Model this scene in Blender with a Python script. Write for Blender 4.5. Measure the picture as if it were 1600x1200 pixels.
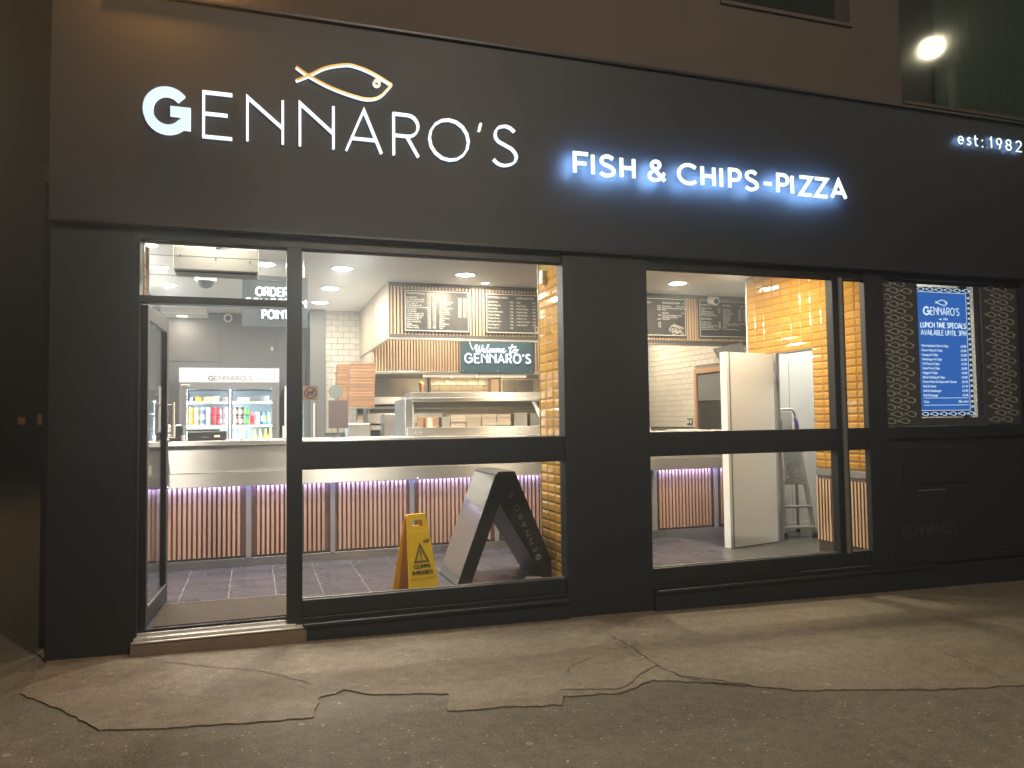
import bpy, math, random
from mathutils import Vector, Matrix
random.seed(7)
R = math.radians
sc = bpy.context.scene
for o in list(bpy.data.objects):
    bpy.data.objects.remove(o)

# ------------------------------------------------------------------ camera
YAW, PITCH, ROLL = R(18.573), R(2.727), R(-0.806)
fw = Vector((math.sin(YAW)*math.cos(PITCH), math.cos(YAW)*math.cos(PITCH), math.sin(PITCH)))
r0 = Vector((math.cos(YAW), -math.sin(YAW), 0)); u0 = r0.cross(fw)
rt = math.cos(ROLL)*r0 + math.sin(ROLL)*u0
up = -math.sin(ROLL)*r0 + math.cos(ROLL)*u0
cd = bpy.data.cameras.new('camera'); cam = bpy.data.objects.new('camera', cd)
sc.collection.objects.link(cam)
cam.matrix_world = Matrix(((rt.x, up.x, -fw.x, 0), (rt.y, up.y, -fw.y, -5.25), (rt.z, up.z, -fw.z, 1.40), (0, 0, 0, 1)))
cd.sensor_width = 36; cd.lens = 27.045; cd.clip_start = 0.05; cd.clip_end = 300
sc.camera = cam

# ------------------------------------------------------------------ night sky
w = bpy.data.worlds.new('World'); sc.world = w; w.use_nodes = True
nt = w.node_tree; bg = nt.nodes['Background']
bg.inputs[0].default_value = (1.0, .90, .74, 1); bg.inputs[1].default_value = 0.006      # overcast town night, no sun
sc.view_settings.view_transform = 'Standard'; sc.view_settings.look = 'None'
sc.view_settings.exposure = 1.6; sc.view_settings.gamma = 1.0
sc.view_settings.use_curve_mapping = False
try:
    sc.cycles.use_denoising = True; sc.cycles.denoiser = 'OPENIMAGEDENOISE'
    sc.cycles.max_bounces = 8; sc.cycles.transparent_max_bounces = 24
    sc.cycles.sample_clamp_indirect = 6.0
    sc.cycles.caustics_reflective = False; sc.cycles.caustics_refractive = False
    sc.cycles.use_light_tree = True
except Exception:
    pass

# power of the lamps, seen and added (W)
P_DOWN = 15.5
P_STREET = 380.0
P_SODIUM = 50.0

# ------------------------------------------------------------------ helpers
COL = sc.collection
ORG = {}

def empty(name, loc, label=None, cat=None, group=None, rotz=0, kind=None):
    o = bpy.data.objects.new(name, None); COL.objects.link(o)
    o.empty_display_size = 0.1
    o.location = loc; o.rotation_euler = (0, 0, rotz)
    ORG[o.name] = Vector(loc) if rotz == 0 else None
    tag(o, label, cat, group, kind)
    return o

def tag(o, label=None, cat=None, group=None, kind=None):
    if label: o['label'] = label
    if cat: o['category'] = cat
    if group: o['group'] = group
    if kind: o['kind'] = kind
    return o

def frosted(name, tint, col, f):
    m = glass(name, tint, 0.8); t = m.node_tree; n = t.nodes; l = t.links
    out = n['Material Output']; src = out.inputs[0].links[0].from_socket
    d = n.new('ShaderNodeBsdfDiffuse'); d.inputs[0].default_value = (*col, 1)
    mx = n.new('ShaderNodeMixShader'); mx.inputs[0].default_value = f
    l.new(src, mx.inputs[1]); l.new(d.outputs[0], mx.inputs[2]); l.new(mx.outputs[0], out.inputs[0])
    return m

class MB:
    def __init__(s): s.v = []; s.f = []; s.m = []; s.sm = []
    def add(s, vs, fs, mi=0, smooth=False):
        b = len(s.v); s.v += [tuple(p) for p in vs]
        for f in fs:
            s.f.append(tuple(b+i for i in f)); s.m.append(mi); s.sm.append(smooth)
        return s
    def box(s, x0, x1, y0, y1, z0, z1, mi=0):
        vs = [(x0,y0,z0),(x1,y0,z0),(x1,y1,z0),(x0,y1,z0),(x0,y0,z1),(x1,y0,z1),(x1,y1,z1),(x0,y1,z1)]
        return s.add(vs, [(0,3,2,1),(4,5,6,7),(0,1,5,4),(1,2,6,5),(2,3,7,6),(3,0,4,7)], mi)
    def hexa(s, lo, hi, mi=0):
        # two matching 4-gons
        return s.add(list(lo)+list(hi), [(3,2,1,0),(4,5,6,7),(0,1,5,4),(1,2,6,5),(2,3,7,6),(3,0,4,7)], mi)
    def prism_y(s, poly, y0, y1, mi=0):
        # polygon given as (x, z), swept along y
        n = len(poly)
        vs = [(x, y0, z) for x, z in poly] + [(x, y1, z) for x, z in poly]
        fs = [tuple(range(n)), tuple(range(2*n-1, n-1, -1))] + [(i, i+n, (i+1) % n + n, (i+1) % n) for i in range(n)]
        return s.add(vs, fs, mi)
    def prism_z(s, poly, z0, z1, mi=0):
        n = len(poly)
        vs = [(x, y, z0) for x, y in poly] + [(x, y, z1) for x, y in poly]
        fs = [tuple(range(n-1, -1, -1)), tuple(range(n, 2*n))] + [(i, (i+1) % n, (i+1) % n + n, i+n) for i in range(n)]
        return s.add(vs, fs, mi)
    def tube(s, path, r, n=8, mi=0, closed=False, cap=True):
        P = []; q = []
        for i, p in enumerate(path):
            p = Vector(p)
            if not P or (p-P[-1]).length > 1e-5:
                P.append(p); q.append(r[i] if isinstance(r, (list, tuple)) else r)
        r = q; k = len(P); rings = []
        for i in range(k):
            a = P[(i-1) % k] if (closed or i > 0) else P[i]
            b = P[(i+1) % k] if (closed or i < k-1) else P[i]
            t = (b-a); t = t.normalized() if t.length > 1e-9 else Vector((0, 0, 1))
            ref = Vector((0, 1, 0)) if abs(t.y) < 0.9 else Vector((1, 0, 0))
            u = t.cross(ref).normalized(); v = t.cross(u)
            rr = r[i] if isinstance(r, (list, tuple)) else r
            rings.append([P[i] + rr*(math.cos(2*math.pi*j/n)*u + math.sin(2*math.pi*j/n)*v) for j in range(n)])
        vs = [p for rg in rings for p in rg]; fs = []
        for i in range(k if closed else k-1):
            a = i*n; b = ((i+1) % k)*n
            for j in range(n): fs.append((a+j, a+(j+1) % n, b+(j+1) % n, b+j))
        s.add(vs, fs, mi, True)
        if cap and not closed:
            s.add(rings[0], [tuple(range(n-1, -1, -1))], mi); s.add(rings[-1], [tuple(range(n))], mi)
        return s
    def lathe(s, prof, c, n=16, mi=0, smooth=True):
        # profile as (r, z) from bottom to top about the vertical through c
        vs = []; fs = []
        for r, z in prof:
            for j in range(n):
                a = 2*math.pi*j/n; vs.append((c[0]+r*math.cos(a), c[1]+r*math.sin(a), c[2]+z))
        for i in range(len(prof)-1):
            for j in range(n):
                fs.append((i*n+j, i*n+(j+1) % n, (i+1)*n+(j+1) % n, (i+1)*n+j))
        s.add(vs, fs, mi, smooth)
        if prof[0][0] > 1e-4: s.add(vs[:n], [tuple(range(n-1, -1, -1))], mi)
        if prof[-1][0] > 1e-4: s.add(vs[-n:], [tuple(range(n))], mi)
        return s
    def ribbon(s, pts, width, yf, yb, mi=0, ms=1, closed=False, mb=None):
        # flat stroke in the xz plane, front at yf, back at yb
        P = []
        for x, z in pts:
            if not P or (Vector((x, z))-P[-1]).length > 1e-5: P.append(Vector((x, z)))
        k = len(P); h = width/2; L = []; Rr = []
        for i in range(k):
            pa = P[(i-1) % k] if (closed or i > 0) else None
            pb = P[(i+1) % k] if (closed or i < k-1) else None
            d1 = (P[i]-pa).normalized() if pa is not None else None
            d2 = (pb-P[i]).normalized() if pb is not None else None
            if d1 is None: d1 = d2
            if d2 is None: d2 = d1
            n1 = Vector((-d1.y, d1.x)); n2 = Vector((-d2.y, d2.x))
            m = n1+n2
            m = m.normalized() if m.length > 1e-6 else n1
            q = h/max(0.35, m.dot(n1))
            L.append(P[i]+m*q); Rr.append(P[i]-m*q)
        n = k
        vs = [(p.x, yf, p.y) for p in L]+[(p.x, yf, p.y) for p in Rr]+[(p.x, yb, p.y) for p in L]+[(p.x, yb, p.y) for p in Rr]
        fr = []; sd = []
        for i in range(k if closed else k-1):
            j = (i+1) % k
            fr.append((i, n+i, n+j, j))
            sd += [(2*n+i, i, j, 2*n+j), (n+i, 3*n+i, 3*n+j, n+j), (3*n+i, 2*n+i, 2*n+j, 3*n+j)]
        if not closed:
            sd += [(n, 0, 2*n, 3*n), (k-1, n+k-1, 3*n+k-1, 2*n+k-1)]
        b = len(s.v)
        if mb is not None:      # a lit back facing the wall
            s.add(vs, [tuple(i+2*n for i in reversed(f)) for f in fr], mb); b = len(s.v)
        s.add(vs, fr, mi)
        for f in sd:
            s.f.append(tuple(b+i for i in f)); s.m.append(ms); s.sm.append(False)
        return s
    def mesh(s, name, mats, org=(0, 0, 0)):
        me = bpy.data.meshes.new(name)
        o = Vector(org)
        me.from_pydata([tuple(Vector(p)-o) for p in s.v], [], s.f)
        for m in (mats if isinstance(mats, (list, tuple)) else [mats]): me.materials.append(m)
        nm = len(me.materials)
        me.polygons.foreach_set('material_index', [min(i, nm-1) for i in s.m])
        me.polygons.foreach_set('use_smooth', s.sm)
        me.update()
        return me
    def build(s, name, mats, parent=None, bevel=0, local=False):
        if local:
            org = Vector((0, 0, 0))
        else:
            xs, ys, zs = zip(*s.v)
            org = Vector(((min(xs)+max(xs))/2, (min(ys)+max(ys))/2, min(zs)))
        me = s.mesh(name, mats, org)
        o = bpy.data.objects.new(name, me); COL.objects.link(o)
        if local:
            if parent: o.parent = parent
        else:
            put(o, org, parent)
        if bevel:
            b = o.modifiers.new('Bevel', 'BEVEL'); b.width = bevel; b.segments = 2; b.limit_method = 'ANGLE'
            b.angle_limit = R(40)
        return o

def put(o, org, parent=None):
    ORG[o.name] = Vector(org)
    if parent:
        o.parent = parent; o.location = Vector(org)-ORG[parent.name]
    else:
        o.location = org

def piece(name, me, org, parent, rot=None):
    o = bpy.data.objects.new(name, me); COL.objects.link(o); put(o, org, parent)
    if rot: o.rotation_euler = rot
    return o

def boxo(name, m, x0, x1, y0, y1, z0, z1, parent=None, bevel=0):
    return MB().box(x0, x1, y0, y1, z0, z1).build(name, m, parent, bevel)

def text(name, body, size, x, y, z, m, parent, align='LEFT', sx=1.0, spacing=1.0, local=False, rot=(R(90), 0, 0)):
    c = bpy.data.curves.new(name, 'FONT'); c.body = body; c.size = size; c.align_x = align
    c.space_line = spacing; c.extrude = 0.0006; c.resolution_u = 2
    c.materials.append(m)
    tmp = bpy.data.objects.new('tmp', c); COL.objects.link(tmp)
    me = bpy.data.meshes.new_from_object(tmp.evaluated_get(bpy.context.evaluated_depsgraph_get()))
    bpy.data.objects.remove(tmp); bpy.data.curves.remove(c); me.name = name
    o = bpy.data.objects.new(name, me); COL.objects.link(o)
    o.rotation_euler = rot; o.scale = (sx, 1, 1)
    if local:
        o.parent = parent; o.location = (x, y, z)
    else:
        put(o, (x, y, z), parent)
    return o

# ------------------------------------------------------------------ materials
AROT = 0.25
def mat(name, col, rough=0.5, metal=0.0, var=0.12, scale=6.0, bump=0.0, bscale=60.0, emit=None, es=0.0,
        stretch=(1, 1, 1), rvar=0.0, coat=0.0, spec=0.5, aniso=0.0):
    m = bpy.data.materials.new(name); m.use_nodes = True
    t = m.node_tree; n = t.nodes; l = t.links; b = n['Principled BSDF']
    tc = n.new('ShaderNodeTexCoord'); mp = n.new('ShaderNodeMapping'); mp.inputs['Scale'].default_value = stretch
    l.new(tc.outputs['Object'], mp.inputs[0])
    geo = n.new('ShaderNodeObjectInfo')
    no = n.new('ShaderNodeTexNoise'); no.inputs['Scale'].default_value = scale; no.inputs['Detail'].default_value = 5
    l.new(mp.outputs[0], no.inputs['Vector'])
    mr = n.new('ShaderNodeMapRange'); mr.inputs[3].default_value = 1-var; mr.inputs[4].default_value = 1+var
    l.new(no.outputs[0], mr.inputs[0])
    mx = n.new('ShaderNodeMix'); mx.data_type = 'RGBA'; mx.blend_type = 'MULTIPLY'; mx.inputs[0].default_value = 1
    mx.inputs[6].default_value = (*col, 1)
    l.new(mr.outputs[0], mx.inputs[7])
    l.new(mx.outputs[2], b.inputs['Base Color'])
    b.inputs['Roughness'].default_value = rough; b.inputs['Metallic'].default_value = metal
    b.inputs['Specular IOR Level'].default_value = spec
    b.inputs['Coat Weight'].default_value = coat; b.inputs['Coat Roughness'].default_value = 0.08
    if aniso: b.inputs['Anisotropic'].default_value = aniso
    if aniso:
        tg = n.new('ShaderNodeTangent'); tg.direction_type = 'RADIAL'; tg.axis = 'Z'; l.new(tg.outputs[0], b.inputs['Tangent']); b.inputs['Anisotropic Rotation'].default_value = AROT
    if rvar:
        r2 = n.new('ShaderNodeMapRange'); r2.inputs[3].default_value = max(0.02, rough-rvar); r2.inputs[4].default_value = rough+rvar
        l.new(no.outputs[0], r2.inputs[0]); l.new(r2.outputs[0], b.inputs['Roughness'])
    if bump:
        nb = n.new('ShaderNodeTexNoise'); nb.inputs['Scale'].default_value = bscale; nb.inputs['Detail'].default_value = 4
        l.new(mp.outputs[0], nb.inputs['Vector'])
        bp = n.new('ShaderNodeBump'); bp.inputs['Strength'].default_value = bump; bp.inputs['Distance'].default_value = 0.01
        l.new(nb.outputs[0], bp.inputs['Height']); l.new(bp.outputs[0], b.inputs['Normal'])
    if emit:
        b.inputs['Emission Color'].default_value = (*emit, 1); b.inputs['Emission Strength'].default_value = es
    return m

def glass(name, tint=(1, 1, 1), refl=1.0, ior=1.45, rough=0.01):
    m = bpy.data.materials.new(name); m.use_nodes = True
    t = m.node_tree; n = t.nodes; l = t.links
    n.remove(n['Principled BSDF']); out = n['Material Output']
    tr = n.new('ShaderNodeBsdfTransparent'); tr.inputs[0].default_value = (*tint, 1)
    gl = n.new('ShaderNodeBsdfGlossy'); gl.inputs['Roughness'].default_value = rough
    fr = n.new('ShaderNodeFresnel'); ge = n.new('ShaderNodeNewGeometry'); io = n.new('ShaderNodeMapRange')
    io.inputs[3].default_value = ior; io.inputs[4].default_value = 1/ior      # same share of mirror on the way in and out of the sheet
    l.new(ge.outputs['Backfacing'], io.inputs[0]); l.new(io.outputs[0], fr.inputs[0])
    mu = n.new('ShaderNodeMath'); mu.operation = 'MULTIPLY'; mu.inputs[1].default_value = refl
    l.new(fr.outputs[0], mu.inputs[0])
    mx = n.new('ShaderNodeMixShader'); l.new(mu.outputs[0], mx.inputs[0]); l.new(tr.outputs[0], mx.inputs[1]); l.new(gl.outputs[0], mx.inputs[2])
    l.new(mx.outputs[0], out.inputs[0])
    return m

def glow(name, col, s):
    return mat(name, (0.8, 0.8, 0.8), 0.5, var=0.02, emit=col, es=s)

def ground_mat(name, base, base2, speck, sdens, pscale, bump):
    m = bpy.data.materials.new(name); m.use_nodes = True
    t = m.node_tree; n = t.nodes; l = t.links; b = n['Principled BSDF']
    tc = n.new('ShaderNodeTexCoord')
    def noise(sc_, det=6, rgh=0.6):
        q = n.new('ShaderNodeTexNoise'); q.inputs['Scale'].default_value = sc_; q.inputs['Detail'].default_value = det
        q.inputs['Roughness'].default_value = rgh; l.new(tc.outputs['Object'], q.inputs['Vector']); return q
    big = noise(0.9); mid = noise(14.0); fine = noise(95.0, 4, 0.75)
    cr = n.new('ShaderNodeValToRGB'); cr.color_ramp.elements[0].position = 0.3; cr.color_ramp.elements[1].position = 0.7
    cr.color_ramp.elements[0].color = (*base, 1); cr.color_ramp.elements[1].color = (*base2, 1)
    l.new(big.outputs[0], cr.inputs[0])
    m1 = n.new('ShaderNodeMix'); m1.data_type = 'RGBA'; m1.blend_type = 'MULTIPLY'; m1.inputs[0].default_value = 1
    r1 = n.new('ShaderNodeMapRange'); r1.inputs[1].default_value = 0.3; r1.inputs[2].default_value = 0.7
    r1.inputs[3].default_value = 0.72; r1.inputs[4].default_value = 1.25; l.new(mid.outputs[0], r1.inputs[0])
    l.new(cr.outputs[0], m1.inputs[6]); l.new(r1.outputs[0], m1.inputs[7])
    m2 = n.new('ShaderNodeMix'); m2.data_type = 'RGBA'; m2.blend_type = 'MULTIPLY'; m2.inputs[0].default_value = 1
    r2 = n.new('ShaderNodeMapRange'); r2.inputs[1].default_value = 0.3; r2.inputs[2].default_value = 0.7
    r2.inputs[3].default_value = 0.35; r2.inputs[4].default_value = 1.7; l.new(fine.outputs[0], r2.inputs[0])
    l.new(m1.outputs[2], m2.inputs[6]); l.new(r2.outputs[0], m2.inputs[7])
    prev = m2.outputs[2]
    # pale stones in the mix and flattened gum
    for scl, thr, colr, cut in ((pscale, 0.20, speck, sdens), (pscale*0.42, 0.22, speck, sdens*0.55), (6.5, 0.13, (0.22, 0.20, 0.15), 0.22)):
        vo = n.new('ShaderNodeTexVoronoi'); vo.inputs['Scale'].default_value = scl; l.new(tc.outputs['Object'], vo.inputs['Vector'])
        vo.inputs['Randomness'].default_value = 1.0
        wn = n.new('ShaderNodeTexWhiteNoise'); wn.noise_dimensions = '3D'; l.new(vo.outputs['Position'], wn.inputs['Vector'])
        lt = n.new('ShaderNodeMath'); lt.operation = 'LESS_THAN'; lt.inputs[1].default_value = cut; l.new(wn.outputs['Value'], lt.inputs[0])
        sr = n.new('ShaderNodeMapRange'); sr.inputs[1].default_value = thr; sr.inputs[2].default_value = thr*0.75
        sr.inputs[3].default_value = 0; sr.inputs[4].default_value = 1; l.new(vo.outputs['Distance'], sr.inputs[0])
        mm = n.new('ShaderNodeMath'); mm.operation = 'MULTIPLY'; l.new(lt.outputs[0], mm.inputs[0]); l.new(sr.outputs[0], mm.inputs[1])
        mk = n.new('ShaderNodeMath'); mk.operation = 'MULTIPLY'; mk.inputs[1].default_value = 0.85; l.new(mm.outputs[0], mk.inputs[0])
        mx = n.new('ShaderNodeMix'); mx.data_type = 'RGBA'; mx.inputs[7].default_value = (*colr, 1)
        l.new(mk.outputs[0], mx.inputs[0]); l.new(prev, mx.inputs[6]); prev = mx.outputs[2]
    l.new(prev, b.inputs['Base Color'])
    b.inputs['Roughness'].default_value = 0.75
    bp = n.new('ShaderNodeBump'); bp.inputs['Strength'].default_value = bump; bp.inputs['Distance'].default_value = 0.006
    ad = n.new('ShaderNodeMath'); ad.operation = 'ADD'; l.new(fine.outputs[0], ad.inputs[0]); l.new(mid.outputs[0], ad.inputs[1])
    l.new(ad.outputs[0], bp.inputs['Height']); l.new(bp.outputs[0], b.inputs['Normal'])
    return m

def wood(name, c1, c2, rough=0.5, stretch=(30, 30, 1.2)):
    m = mat(name, c1, rough, var=0.25, scale=2.0, stretch=stretch, bump=0.15, bscale=4)
    t = m.node_tree; n = t.nodes; l = t.links
    mx = [q for q in n if q.type == 'MIX'][0]
    oi = n.new('ShaderNodeObjectInfo'); m3 = n.new('ShaderNodeMix'); m3.data_type = 'RGBA'
    m3.inputs[6].default_value = (*c1, 1); m3.inputs[7].default_value = (*c2, 1)
    l.new(oi.outputs['Random'], m3.inputs[0]); l.new(m3.outputs[2], mx.inputs[6])
    return m

def rnd_tint(m, amt):
    t = m.node_tree; n = t.nodes; l = t.links
    mx = [q for q in n if q.type == 'MIX'][0]
    base = tuple(mx.inputs[6].default_value)[:3]
    oi = n.new('ShaderNodeObjectInfo'); m3 = n.new('ShaderNodeMix'); m3.data_type = 'RGBA'
    m3.inputs[6].default_value = (*[c*(1-amt) for c in base], 1); m3.inputs[7].default_value = (*[min(1, c*(1+amt)) for c in base], 1)
    l.new(oi.outputs['Random'], m3.inputs[0]); l.new(m3.outputs[2], mx.inputs[6])
    return m

M = dict(
    black=mat('black_paint', (0.0115, 0.0130, 0.0155), 0.5, var=0.14, scale=1.3, rvar=0.1, bump=0.05, bscale=90),
    frame=mat('frame_black', (0.012, 0.0130, 0.0145), 0.42, var=0.1, scale=3, rvar=0.06),
    fascia=mat('fascia_black', (0.0105, 0.0135, 0.0185), 0.6, var=0.1, scale=0.8, rvar=0.08),
    render=mat('beige_render', (0.066, 0.051, 0.042), 0.9, var=0.2, scale=1.4, bump=0.5, bscale=70),
    brownwall=mat('brown_wall', (0.035, 0.028, 0.021), 0.85, var=0.25, scale=1.2, bump=0.4, bscale=50),
    alu=mat('aluminium', (0.72, 0.71, 0.68), 0.32, 0.9, var=0.1, scale=8, stretch=(0.3, 8, 8), rvar=0.08),
    steel=mat('brushed_steel', (0.56, 0.545, 0.52), 0.58, 1.0, var=0.05, scale=2.2, stretch=(1.6, 8, .3), rvar=0.05, aniso=0.96),
    steeld=mat('dull_steel', (0.45, 0.44, 0.43), 0.38, 1.0, var=0.1, scale=4, rvar=0.08),
    step=mat('step_stone', (0.20, 0.14, 0.10), 0.85, var=0.25, scale=7, bump=0.4, bscale=60),
    ceil=mat('ceiling_white', (0.78, 0.76, 0.72), 0.8, var=0.03, scale=1.5),
    white=mat('white_paint', (0.74, 0.74, 0.72), 0.45, var=0.04, scale=3),
    offw=mat('off_white', (0.66, 0.63, 0.57), 0.5, var=0.06, scale=4),
    dgrey=mat('dark_grey_wall', (0.17, 0.172, 0.172), 0.55, var=0.08, scale=1.5),
    dgrey2=mat('grey_metal', (0.24, 0.24, 0.24), 0.45, 0.3, var=0.08),
    post=mat('grey_post', (0.42, 0.42, 0.43), 0.4, 0.6, var=0.08),
    aboard=mat('board_black', (0.012, 0.012, 0.013), 0.4, var=0.1),
    blk=mat('black_plastic', (0.025, 0.025, 0.027), 0.35, var=0.1),
    rubber=mat('rubber', (0.03, 0.03, 0.03), 0.8),
    mat_=mat('door_mat_fibre', (0.050, 0.037, 0.025), 0.95, var=0.7, scale=60, bump=1.0, bscale=120),
    slate=rnd_tint(mat('slate_tile', (0.050, 0.049, 0.059), 0.28, var=0.3, scale=3.5, bump=0.12, bscale=30, rvar=0.12), .12),
    grout=mat('grout', (0.17, 0.165, 0.17), 0.8),
    grout2=mat('grout_dark', (0.20, 0.19, 0.17), 0.85),
    groutm=mat('grout_mustard', (0.24, 0.15, 0.035), 0.8),
    vinyl=mat('grey_vinyl', (0.06, 0.060, 0.056), 0.42, var=0.15, scale=3, rvar=0.1),
    tilew=rnd_tint(mat('white_tile', (0.64, 0.60, 0.53), 0.14, var=0.03, scale=5), 0.04),
    tilem=rnd_tint(mat('mustard_tile', (0.38, 0.205, 0.042), 0.1, var=0.06, scale=9, coat=0.5), 0.1),
    slat=wood('slat_oak', (0.50, 0.315, 0.235), (0.43, 0.26, 0.19)),
    slat2=wood('slat_pale', (0.52, 0.37, 0.25), (0.46, 0.325, 0.215)),
    slatback=mat('slat_backing', (0.13, 0.09, 0.062), 0.8),
    darkstrip=mat('dark_strip', (0.07, 0.062, 0.055), 0.7),
    sideply=wood('cream_ply', (0.52, 0.45, 0.35), (0.50, 0.43, 0.33), stretch=(1.2, 6, 0.6)),
    board=mat('black_board', (0.035, 0.035, 0.036), 0.35, var=0.15),
    chalk=mat('chalk_print', (0.75, 0.74, 0.70), 0.7, var=0.03),
    redback=mat('red_backing', (0.17, 0.085, 0.065), 0.75),
    backing=mat('dark_backing', (0.045, 0.035, 0.03), 0.7),
    card=rnd_tint(mat('brown_card', (0.42, 0.24, 0.135), 0.8, var=0.12, scale=14), 0.12),
    cardp=mat('pale_card', (0.62, 0.50, 0.40), 0.75, var=0.1),
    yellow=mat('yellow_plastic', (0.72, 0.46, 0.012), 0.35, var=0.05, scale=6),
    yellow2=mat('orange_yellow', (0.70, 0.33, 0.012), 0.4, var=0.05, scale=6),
    print_=mat('black_print', (0.03, 0.025, 0.02), 0.5),
    fishy=mat('fish_gold', (0.75, 0.45, 0.02), 0.3, var=0.05, emit=(0.9, 0.5, 0.03), es=0.10),
    letter=glow('letter_face', (0.76, 0.91, 1.0), 0.40),
    letterd=glow('letter_return', (0.78, 0.90, 1.0), 0.42),
    letter2=mat('letter_face_bold', (.2, .2, .2), .4, emit=(0.66, 0.85, 1.0), es=0.35),
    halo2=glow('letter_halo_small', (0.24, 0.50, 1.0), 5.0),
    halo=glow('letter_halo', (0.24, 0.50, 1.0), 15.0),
    letter3=glow('letter_face_bright', (0.66, 0.88, 1.0), 0.5),
    halof=glow('letter_halo_faint', (0.5, 0.7, 1.0), 1.6),
    neon=glow('neon_white', (0.80, 0.92, 1.0), 0.75),
    acry=None,
    glass=glass('window_glass', (0.97, 0.985, 0.98)),
    glassd=glass('cabinet_glass', (0.94, 0.95, 0.94), 1.0),
    led=glow('led_violet', (0.42, 0.46, 1.0), 34.0),
    ledw=glow('led_warm', (1.0, 0.80, 0.58), .32),
    disc=glow('lamp_disc', (1.0, 0.93, 0.80), 3.0),
    fridge_in=mat('fridge_liner', (0.75, 0.80, 0.84), 0.4, var=0.03),
    fridge_l=glow('fridge_tube', (0.70, 0.89, 1.0), 26.0),
    header=mat('fridge_header', (.25, .24, .24), .4, emit=(1.0, 0.97, 0.96), es=0.22),
    logo=mat('logo_grey', (0.10, 0.10, 0.11), 0.5),
    logol=mat('logo_light', (0.30, 0.29, 0.29), 0.5),
    logom=mat('logo_mid', (0.13, 0.13, 0.13), 0.5),
    screen=mat('screen_blue', (.02,.02,.02), .3, emit=(0.025, 0.125, 0.46), es=0.36),
    screend=mat('screen_navy', (.02,.02,.02), .3, emit=(0.006, 0.028, 0.09), es=0.36),
    screent=mat('screen_text', (.02,.02,.02), .3, emit=(0.75, 0.9, 1.0), es=0.40),
    fishp=mat('fish_vinyl', (0.80, 0.78, 0.74), 0.6),
    panel=mat('bay_panel', (0.075, 0.066, 0.058), 0.5, var=0.12),
    dimlet=mat('dim_letter', (0.05, 0.05, 0.05), 0.4),
    blue=mat('navy_plastic', (0.05, 0.05, 0.28), 0.4),
    pink=mat('sticker', (0.62, 0.50, 0.44), 0.6),
    ring=mat('sticker_ring', (0.22, 0.13, 0.11), 0.6),
    green_=mat('grey_green', (0.16, 0.175, 0.155), 0.6),
    plum=mat('plum_card', (0.12, 0.085, 0.085), 0.6),
    mill=mat('mill_wood', (0.40, 0.17, 0.075), 0.4, var=0.15),
    road=ground_mat('asphalt', (0.070, 0.059, 0.042), (0.092, 0.078, 0.055), (0.34, 0.31, 0.23), 0.26, 80.0, 0.6),
    pave=ground_mat('screed', (0.104, 0.087, 0.061), (0.138, 0.116, 0.081), (0.34, 0.30, 0.21), 0.14, 80.0, 0.55),
    crack=mat('crack_dirt', (0.025, 0.02, 0.015), 0.95),
    kerb=mat('kerb_stone', (0.20, 0.15, 0.11), 0.85, var=0.2),
    darkwall=mat('far_wall', (0.035, 0.030, 0.022), 0.9, var=0.3, scale=2),
    farlit=mat('far_window', (.02,.02,.02), .3, emit=(0.9, 0.33, 0.08), es=0.022),
    oldglass=glass('old_glass', (.8, .84, .8), 1.0, rough=.06),
    upglass=mat('upper_glass', (0.012, 0.016, 0.012), 0.04, var=0.3, scale=2, spec=0.6),
    curtain=mat('curtain', (0.05, 0.075, 0.045), 0.9, var=0.25, scale=3),
    iron=mat('grey_iron', (0.12, 0.12, 0.12), 0.55),
    lens=glow('street_lens', (1.0, 0.82, 0.48), 60.0),
    lensw=glow('street_lens_far', (1.0, 0.84, 0.52), 13.0),
    lensn=glow('sodium_lens', (1.0, 0.42, 0.06), 20.0),
)

M['acry'] = frosted('smoked_acrylic', (.52, .57, .60), (.11, .125, .135), .42)
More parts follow.
